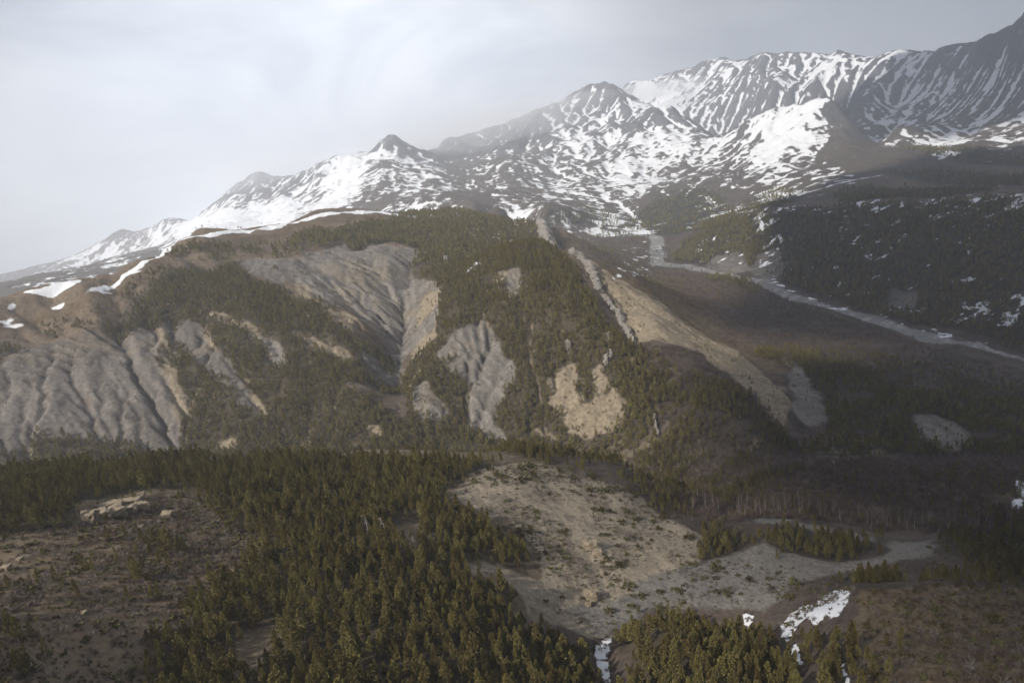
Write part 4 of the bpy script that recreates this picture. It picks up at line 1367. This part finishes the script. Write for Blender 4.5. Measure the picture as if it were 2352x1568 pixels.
# brush on the near left slope and on the brown hill
nb = np.zeros_like(forest)
cover([(NEAR, [(-200,1225),(200,1190),(250,1140),(440,1130),(600,1200),(600,1300),(480,1400),(420,1450),(340,1568),(300,1720),(-200,1720)])], QX, QY, R2, nb, .75)
cover([(NEAR, [(1965,1352),(2100,1336),(2500,1338),(2500,1720),(1990,1720)])], QX, QY, R2, nb, .6)
nb = np.maximum(nb * np.clip(.9 + .9 * clump, .45, 1) * (snow < .5), .3 * (blur(snowbed, 3) > .1) * (R2 < 420))
TU = [twig_bush(s, .8, 20, M_TUFT, 1.1, .07) for s in (61, 62)] + [twig_bush(63, 1.3, 22, M_GREYTWIG, .8, .05), green_bush(64, .7, .8, 14), twig_bush(65, .9, 20, M_TWIG, 1.0, .07)]
SX, SY, SZ, sr, sx_, sy_, g = scatter(100, 480, 1.6, nb, 15, 1.5)
s = g.uniform(.7, 2.0, len(SX))
points_cloud('dry_tussocks', np.stack([SX, SY, SZ], 1), np.stack([s, s, s * .9], 1), euler(len(SX), g, .1), TU, 'dry brown tussocks and low brush on the near slopes')
SX, SY, SZ, sr, sx_, sy_, g = scatter(100, 460, 3.1, np.clip(nb * (.35 + 1.3 * clump), 0, 1) * (snow < .5), 16, 1.5)
s = g.uniform(.35, .75, len(SX))
points_cloud('bare_scrub', np.stack([SX, SY, SZ], 1), np.stack([s * 1.5, s * 1.5, s], 1), euler(len(SX), g, .1), TW, 'leafless brown bushes on the near brown slopes')

# ------------------------------------------------------------------ bushes on the bare slope and in the wash
sf = np.zeros_like(forest)
cover([(NEAR, [(1080,1080),(1300,1062),(1500,1150),(1640,1200),(1600,1290),(1760,1390),(1500,1400),(1420,1470),(1250,1400),(1240,1330),(1150,1200),(1060,1130)])], PX, PY, R2, sf, .62)
cover([(NEAR, [(1600,1290),(1700,1280),(1780,1265),(1900,1300),(2100,1290),(2120,1250),(2200,1290),(1950,1340),(1800,1390)])], PX, PY, R2, sf, .55)
sf *= np.clip(.66 + 1.3 * clump, 0.08, 1) * (1 - .35 * blur(gravel, 2)) * (snow < .4) * (forest < .3)
SX, SY, SZ, sr, sx_, sy_, g = scatter(200, 460, 3.6, sf, 17, 1.5, 0)
GB_ = [green_bush(s, h, r_) for s, h, r_ in ((71, 1.3, 1.2), (72, 1.8, 1.3), (73, 1.0, 1.6))]
TB_ = [twig_bush(s, 2.0, 40, M_GREYTWIG, .75, .035) for s in (74, 75)]
so = g.permutation(len(SX))
kinds = g.random(len(SX)) < .6
sizes = g.gamma(4, .27, len(SX)).clip(.45, 2.4)
n_green = n_grey = 0


def bush_words(i):
    return 'large' if sizes[i] > 1.35 else 'small' if sizes[i] < .75 else 'middling'


def bush_place(i):
    qx, qy = sx_[i], sy_[i]
    if qx > 1760:
        return 'on the right arm of the pale wash'
    if qx > 1560:
        return 'on the wash below the left thicket' if qy > 1285 else 'at the right tip of the bare slope'
    if qy < 1150:
        return 'near the top of the pale bare slope, ' + ('left side' if qx < 1220 else 'right side')
    if qy < 1260:
        return 'half way up the pale bare slope, ' + ('left side' if qx < 1300 else 'right side')
    return 'at the foot of the bare slope, ' + ('near the balanced boulder' if qx < 1440 and qy > 1310 else 'left side' if qx < 1400 else 'right side')


left = []
for i in so:
    s = sizes[i]
    if kinds[i] and n_green < 170:
        n_green += 1
        b = bpy.data.objects.new('juniper_bush', GB_[n_green % 3])
        b['label'], b['category'], b['group'] = bush_words(i) + ' olive green bush ' + bush_place(i), 'bush', 'green bushes on the bare slope'
    elif not kinds[i] and n_grey < 130:
        n_grey += 1
        b = bpy.data.objects.new('bare_bush', TB_[n_grey % 2])
        b['label'], b['category'], b['group'] = bush_words(i) + ' leafless grey purple bush ' + bush_place(i), 'bush', 'leafless bushes on the bare slope'
    else:
        left.append(i)
        continue
    col.objects.link(b)
    b.location = (SX[i], SY[i], SZ[i] - .05)
    b.rotation_euler = (0, 0, g.uniform(0, 6.28))
    b.scale = (s, s, s * g.uniform(.8, 1.3))
if left:
    left = np.array(left)
    s = sizes[left]
    points_cloud('low_brush', np.stack([SX[left], SY[left], SZ[left]], 1), np.stack([s, s, s], 1), euler(len(left), g), GB_ + TB_, 'more low bushes dotted over the bare slope')
df = np.clip(sf * 1.5, 0, 1) * np.clip(.4 + 1.6 * fbm(GX / 12, GY / 12, 2, 151), 0, 1)
SX, SY, SZ, sr, sx_, sy_, g = scatter(200, 460, 1.5, df, 18, .5, 10)
s = g.uniform(.5, 1.2, len(SX))
points_cloud('dry_tussocks', np.stack([SX, SY, SZ], 1), np.stack([s, s, s * .8], 1), euler(len(SX), g, .1), TU, 'small dry tussocks on the bare slope')
print('bushes', n_green, n_grey, len(left), round(time.time() - _t, 1))

# ------------------------------------------------------------------ dead pines in the clearing, boulders, rock walls
DEADM = [pine_trunk(s, 11, True) for s in (81, 82, 83)]
for k, (qx, qy, lab) in enumerate(((836, 1236, 'bare dead pine with pale trunk at the left edge of the clearing'), (850, 1240, 'slim dead pine with pale trunk beside the leftmost dead one'),
                                   (884, 1246, 'dead grey pine with many bare branches in the middle of the clearing'), (893, 1250, 'dead grey pine leaning at the right of the clearing'),
                                   (958, 1282, 'lone dead grey pine below the clearing in the dense wood'))):
    x, y = locate(qx, qy, 120, 600)
    z = ground_z(x, y)[0]
    t = thing('dead_pine', lab, 'tree', (x, y, z), 'dead pines in the clearing', k * 1.3, (1.1, 1.1, .95 + .1 * (k % 3)), (.05 * (k - 2), .04))
    part('trunk', DEADM[k % 3], t)


def rock_mesh(name, size, seed, mat, cuts=3, jag=.22, foot=.3):
    """an angular block: a cube cut finer, pushed about in flat facets"""
    import bmesh
    bm = bmesh.new()
    bmesh.ops.create_cube(bm, size=1.0)
    bmesh.ops.subdivide_edges(bm, edges=bm.edges[:], cuts=cuts, use_grid_fill=True)
    rnd = np.random.default_rng(seed)
    P = np.array([v.co[:] for v in bm.verts])
    o = rnd.uniform(0, 99, 2)
    for v, p in zip(bm.verts, P):
        d = p / (np.linalg.norm(p) + 1e-6)
        q = p * .72 + d * .5 * .28
        n1 = float(vnoise(np.array([p[0] * 2.3 + o[0] + p[2]]), np.array([p[1] * 2.3 + o[1] - p[2]]), seed)[0])
        q = q * (1 + jag * n1) + rnd.normal(0, .03, 3)
        v.co = (q[0] * size[0], q[1] * size[1], (q[2] + .5 - foot) * size[2])
    bmesh.ops.triangulate(bm, faces=bm.faces[:])
    me = bpy.data.meshes.new(name)
    bm.to_mesh(me)
    bm.free()
    me.materials.append(mat)
    return me


def rock(name, qx, qy, size, seed, lab, mat, rmin, rmax, cat='boulder', rz=0.0, dz=0.0, group=None):
    x, y = locate(qx, qy, rmin, rmax)
    o = bpy.data.objects.new(name, rock_mesh(name, size, seed, mat))
    col.objects.link(o)
    o.location = (x, y, ground_z(x, y)[0] + dz)
    o.rotation_euler = (0, 0, rz)
    o['label'], o['category'] = lab, cat
    if group:
        o['group'] = group
    return o


rock('boulder', 1357, 1262, (7.5, 5, 5.5), 201, 'large pale block resting on the bare slope above the wash', M_ROCKT, 150, 460)
rock('boulder', 1373, 1274, (4.5, 4, 2.8), 202, 'smaller pale block just right of the large block on the bare slope', M_ROCKT, 150, 460)
rock('boulder', 1357, 1376, (5.2, 4.2, 4.8), 203, 'balanced tan boulder perched over the edge of the wash', M_ROCKT, 150, 460, dz=.6)
rock('boulder', 1352, 1392, (2.4, 2.0, 2.4), 204, 'small tan block just below the balanced boulder by the wash', M_ROCKT, 150, 460)
rock('boulder', 383, 1182, (5, 4.5, 3.2), 205, 'rounded pale boulder right of the tan rock outcrop on the left slope', M_ROCKT, 150, 460)
rock('boulder', 320, 1205, (3, 2.4, 1.1), 206, 'flat pale stone below the tan rock outcrop on the left slope', M_ROCKT, 150, 460)
rock('boulder', 12, 1308, (3, 2.4, 1.8), 207, 'pale round boulder at the far left edge of the brushy slope', M_ROCKT, 150, 460)
rock('boulder', 45, 1286, (2.4, 2, 1.3), 208, 'pale boulder uphill of the round one at the left edge', M_ROCKT, 150, 460)
rock('boulder', 190, 1414, (2.6, 1.6, 1.0), 209, 'flat tan stone alone on the lower brushy slope', M_ROCKT, 150, 460)
# outcrop: a low cliff made of a few blocks
t0x, t0y = locate(270, 1178, 150, 460)
oc = thing('rock_outcrop', 'tan rock outcrop with a sheer face on the left slope', 'rock', (t0x, t0y, ground_z(t0x, t0y)[0]))
for k, (qx, qy, sz) in enumerate(((205, 1192, (5, 5, 6)), (232, 1188, (7, 7, 5.5)), (262, 1182, (8, 8, 5.5)), (292, 1176, (8, 7, 5)), (322, 1168, (7, 6, 4.5)), (250, 1160, (9, 7, 3)), (300, 1152, (10, 7, 3)))):
    x, y = locate(qx, qy, 150, 460)
    p = part('rock_block', rock_mesh('rock_block', sz, 220 + k, M_ROCKT, 4, .34, .38), oc)
    p.location = (x - t0x, y - t0y, ground_z(x, y)[0] - ground_z(t0x, t0y)[0])
    p.rotation_euler = (0, 0, .35 + .2 * (k % 3))
rock('rock_tower', 1175, 552, (17, 14, 17), 231, 'pale square rock tower on the summit of the wooded hill', M_ROCK, 900, 1500, 'rock')
rock('rock_tower', 1196, 556, (12, 9, 7), 232, 'low pale rock beside the square tower on the wooded summit', M_ROCK, 900, 1500, 'rock')
rock('rock_tower', 1027, 608, (8, 7, 15), 233, 'thin pale rock pinnacle left of the wooded hill', M_ROCK, 900, 1600, 'rock')
rock('rock_tower', 1306, 800, (6, 5, 17), 234, 'white rock spire standing in the pines of the central hill', M_ROCK, 700, 1100, 'rock')


def rock_wall(name, line, rmin, rmax, lab, high, thick, seed, mat, dz=-3.0, n=60, topcut=.45):
    """a natural wall that follows the ground: ragged top, broken faces"""
    P = np.array([locate(qx, qy, rmin, rmax) for qx, qy in line])
    seg = np.concatenate([[0], np.cumsum(np.hypot(*np.diff(P, axis=0).T))])
    s = np.linspace(0, seg[-1], n)
    cx, cy = np.interp(s, seg, P[:, 0]), np.interp(s, seg, P[:, 1])
    tx, ty = np.gradient(cx), np.gradient(cy)
    ln = np.hypot(tx, ty)
    nx, ny = ty / ln, -tx / ln
    gz = ground_z(cx, cy)
    rnd = np.random.default_rng(seed)
    env = np.clip(np.minimum(np.arange(n), n - 1 - np.arange(n)) / 4, .25, 1)
    top = high * env * (1 + topcut * fbm(s / (high * 1.6), s * 0, 3, seed))
    prof = [(-.5, 0), (-.46, .3), (-.38, .62), (-.25, .9), (-.05, 1.0), (.16, .95), (.34, .7), (.45, .35), (.5, 0)]
    V, Fc = [], []
    for i in range(n):
        for a, hh in prof:
            w = thick * (a * (1 + .3 * rnd.normal()) + .25 * vnoise(np.array([s[i] / 6]), np.array([hh * 3]), seed + 3)[0])
            V.append((cx[i] + nx[i] * w, cy[i] + ny[i] * w, gz[i] + dz + (top[i] - dz) * hh * (1 + .06 * rnd.normal())))
    m = len(prof)
    for i in range(n - 1):
        for j in range(m - 1):
            a = i * m + j
            Fc.append((a, a + 1, a + m + 1, a + m))
    Fc.append(tuple(range(m)))
    Fc.append(tuple(reversed(range((n - 1) * m, n * m))))
    me = bpy.data.meshes.new(name)
    me.from_pydata(V, [], Fc)
    me.materials.append(mat)
    me.update()
    o = bpy.data.objects.new(name, me)
    col.objects.link(o)
    o['label'], o['category'] = lab, 'rock'
    return o


rock_wall('limestone_rib', [(1306,581),(1325,592),(1345,606),(1358,624),(1368,648),(1376,668)], 800, 1250, 'upper half of the pale limestone rib edging the wooded hill', 9, 12, 301, M_ROCK, n=80)
rock_wall('limestone_rib', [(1382,676),(1400,692),(1416,708),(1424,730),(1436,752),(1448,775),(1457,795)], 780, 1100, 'lower half of the pale limestone rib edging the wooded hill', 7, 9, 302, M_ROCK, n=90)
rock_wall('limestone_rib', [(1240,520),(1250,540),(1258,560),(1268,576)], 1150, 1900, 'grey rock fin rising behind the wooded summit', 26, 24, 303, M_ROCK, n=50)
rock_wall('limestone_rib', [(1394,792),(1400,780),(1412,784)], 700, 1000, 'short pale crag in the pines below the limestone rib', 7, 6, 304, M_ROCK, n=24)
rock_wall('limestone_rib', [(1392,842),(1396,826),(1408,816)], 700, 1000, 'curved pale crag lowest of those below the limestone rib', 6, 6, 305, M_ROCK, n=24)
rock_wall('limestone_rib', [(1503,960),(1506,985),(1514,1004)], 560, 900, 'thin pale crag at the right foot of the central hill', 5, 4, 306, M_ROCK, n=30)

# ------------------------------------------------------------------ unseen clouds added high above to shade the land on the right
def shade_cloud(name, centre, rx, ry, thick, seed, turn):
    nu, nv = 72, 15
    V, Fc = [], []
    A, Bq = np.meshgrid(np.linspace(0, 2 * math.pi, nu, endpoint=False), np.linspace(-1.45, 1.45, nv))
    ca, sa, cb, sb = np.cos(A), np.sin(A), np.cos(Bq), np.sin(Bq)
    k = 1 + .34 * fbm(ca * 1.6 + 7, sa * 1.6 + seed, 4, seed) + .10 * fbm(ca * 5 + sb * 2, sa * 5 + seed, 3, seed + 1)
    x, y = rx * cb ** .55 * ca * k, ry * cb ** .55 * sa * k
    z = thick * (np.where(sb > 0, sb, sb * .45) + .25 * fbm(x / 300, y / 300, 3, seed + 2))
    ct, st = math.cos(turn), math.sin(turn)
    P = np.stack([centre[0] + x * ct - y * st, centre[1] + x * st + y * ct, centre[2] + z], -1).reshape(-1, 3)
    i = np.arange(nu * nv).reshape(nv, nu)
    j = np.roll(i, -1, axis=1)
    Fc = np.stack([i[:-1], j[:-1], j[1:], i[1:]], -1).reshape(-1, 4).tolist()
    Fc += [list(reversed(i[0].tolist())), i[-1].tolist()]
    me = bpy.data.meshes.new(name)
    me.from_pydata(P.tolist(), [], Fc)
    m = bpy.data.materials.get('shade_cloud') or bpy.data.materials.new('shade_cloud')
    if not m.use_nodes:
        m.use_nodes = True
        N, L = m.node_tree.nodes, m.node_tree.links
        N.remove(N['Principled BSDF'])
        d, t, mx = N.new('ShaderNodeBsdfDiffuse'), N.new('ShaderNodeBsdfTranslucent'), N.new('ShaderNodeMixShader')
        d.inputs['Color'].default_value = t.inputs['Color'].default_value = (.9, .9, .92, 1)
        mx.inputs[0].default_value = .55
        L.new(d.outputs[0], mx.inputs[1])
        L.new(t.outputs[0], mx.inputs[2])
        L.new(mx.outputs[0], [q for q in N if q.type == 'OUTPUT_MATERIAL'][0].inputs['Surface'])
    me.materials.append(m)
    for p in me.polygons:
        p.use_smooth = True
    o = bpy.data.objects.new(name, me)
    o['kind'] = 'structure'
    col.objects.link(o)
    return o


def shade_over(x, y, z, height):  # spot towards the sun where an added cloud shades the given ground
    k = (height - z) / sun_dir.z
    return (x + sun_dir.x * k, y + sun_dir.y * k, height)


shade_cloud('shade_cloud', shade_over(1500, 1500, 90, 2300), 900, 1450, 160, 401, -.45)
shade_cloud('shade_cloud', shade_over(640, 480, 140, 2200), 420, 430, 110, 402, .3)
shade_cloud('shade_cloud', shade_over(285, 150, 250, 2250), 150, 150, 70, 404, .1)
shade_cloud('shade_cloud', shade_over(3600, 4200, 400, 2500), 1500, 1500, 200, 403, .2)

# ------------------------------------------------------------------ air
zlo, zhi = float(H.min()) - 1.5, max(float(H.max()), CAMZ) + 30
hz = bpy.data.meshes.new('haze')
x0, x1, y0, y1 = -12500, 12500, -400, 15200
vv = [(x, y, z) for z in (zlo, zhi) for y in (y0, y1) for x in (x0, x1)]
hz.from_pydata(vv, [], [(0, 2, 3, 1), (4, 5, 7, 6), (0, 1, 5, 4), (2, 6, 7, 3), (0, 4, 6, 2), (1, 3, 7, 5)])
hm = bpy.data.materials.new('haze')
hm.use_nodes = True
hn = hm.node_tree.nodes
for n_ in list(hn):
    if n_.type != 'OUTPUT_MATERIAL':
        hn.remove(n_)
pv = hn.new('ShaderNodeVolumePrincipled')
pv.inputs['Color'].default_value = (.87, .915, 1.0, 1)
pv.inputs['Density'].default_value = HAZE
pv.inputs['Anisotropy'].default_value = 0.2
hm.node_tree.links.new(pv.outputs[0], [n_ for n_ in hn if n_.type == 'OUTPUT_MATERIAL'][0].inputs['Volume'])
hz.materials.append(hm)
ho = bpy.data.objects.new('haze', hz)
ho['kind'] = 'stuff'
col.objects.link(ho)
print('done', round(time.time() - _t, 1), 'lowest', zlo, 'highest', zhi)

# mist that clings to the high ridge
def mist(px, py, dist, size, dens, seed):
    t, e = ray(px, py)
    c = (dist * math.sin(t), dist * math.cos(t), CAMZ + dist * e)
    import bmesh
    bm = bmesh.new()
    bmesh.ops.create_icosphere(bm, subdivisions=4, radius=1.0)
    for v in bm.verts:
        k = 1 + .45 * float(fbm(np.array([v.co.x * 1.7 + seed]), np.array([v.co.y * 1.7 + v.co.z * 2.1]), 4, seed)[0])
        v.co = (c[0] + v.co.x * k * size[0], c[1] + v.co.y * k * size[1], c[2] + v.co.z * k * size[2])
    me = bpy.data.meshes.new('mist')
    bm.to_mesh(me)
    bm.free()
    m = bpy.data.materials.new('mist')
    m.use_nodes = True
    N = m.node_tree.nodes
    for q in list(N):
        if q.type != 'OUTPUT_MATERIAL':
            N.remove(q)
    p = N.new('ShaderNodeVolumePrincipled')
    p.inputs['Color'].default_value = (.95, .96, 1, 1)
    p.inputs['Density'].default_value = dens
    m.node_tree.links.new(p.outputs[0], [q for q in N if q.type == 'OUTPUT_MATERIAL'][0].inputs['Volume'])
    me.materials.append(m)
    o = bpy.data.objects.new('mist', me)
    o['kind'] = 'stuff'
    o['label'] = 'pale mist clinging to the snowy ridge'
    col.objects.link(o)


mist(1500, 206, 7300, (520, 300, 85), .0016, 5)
mist(760, 372, 6300, (1200, 500, 170), .0006, 14)
mist(1180, 290, 6300, (1300, 500, 210), .0010, 9)
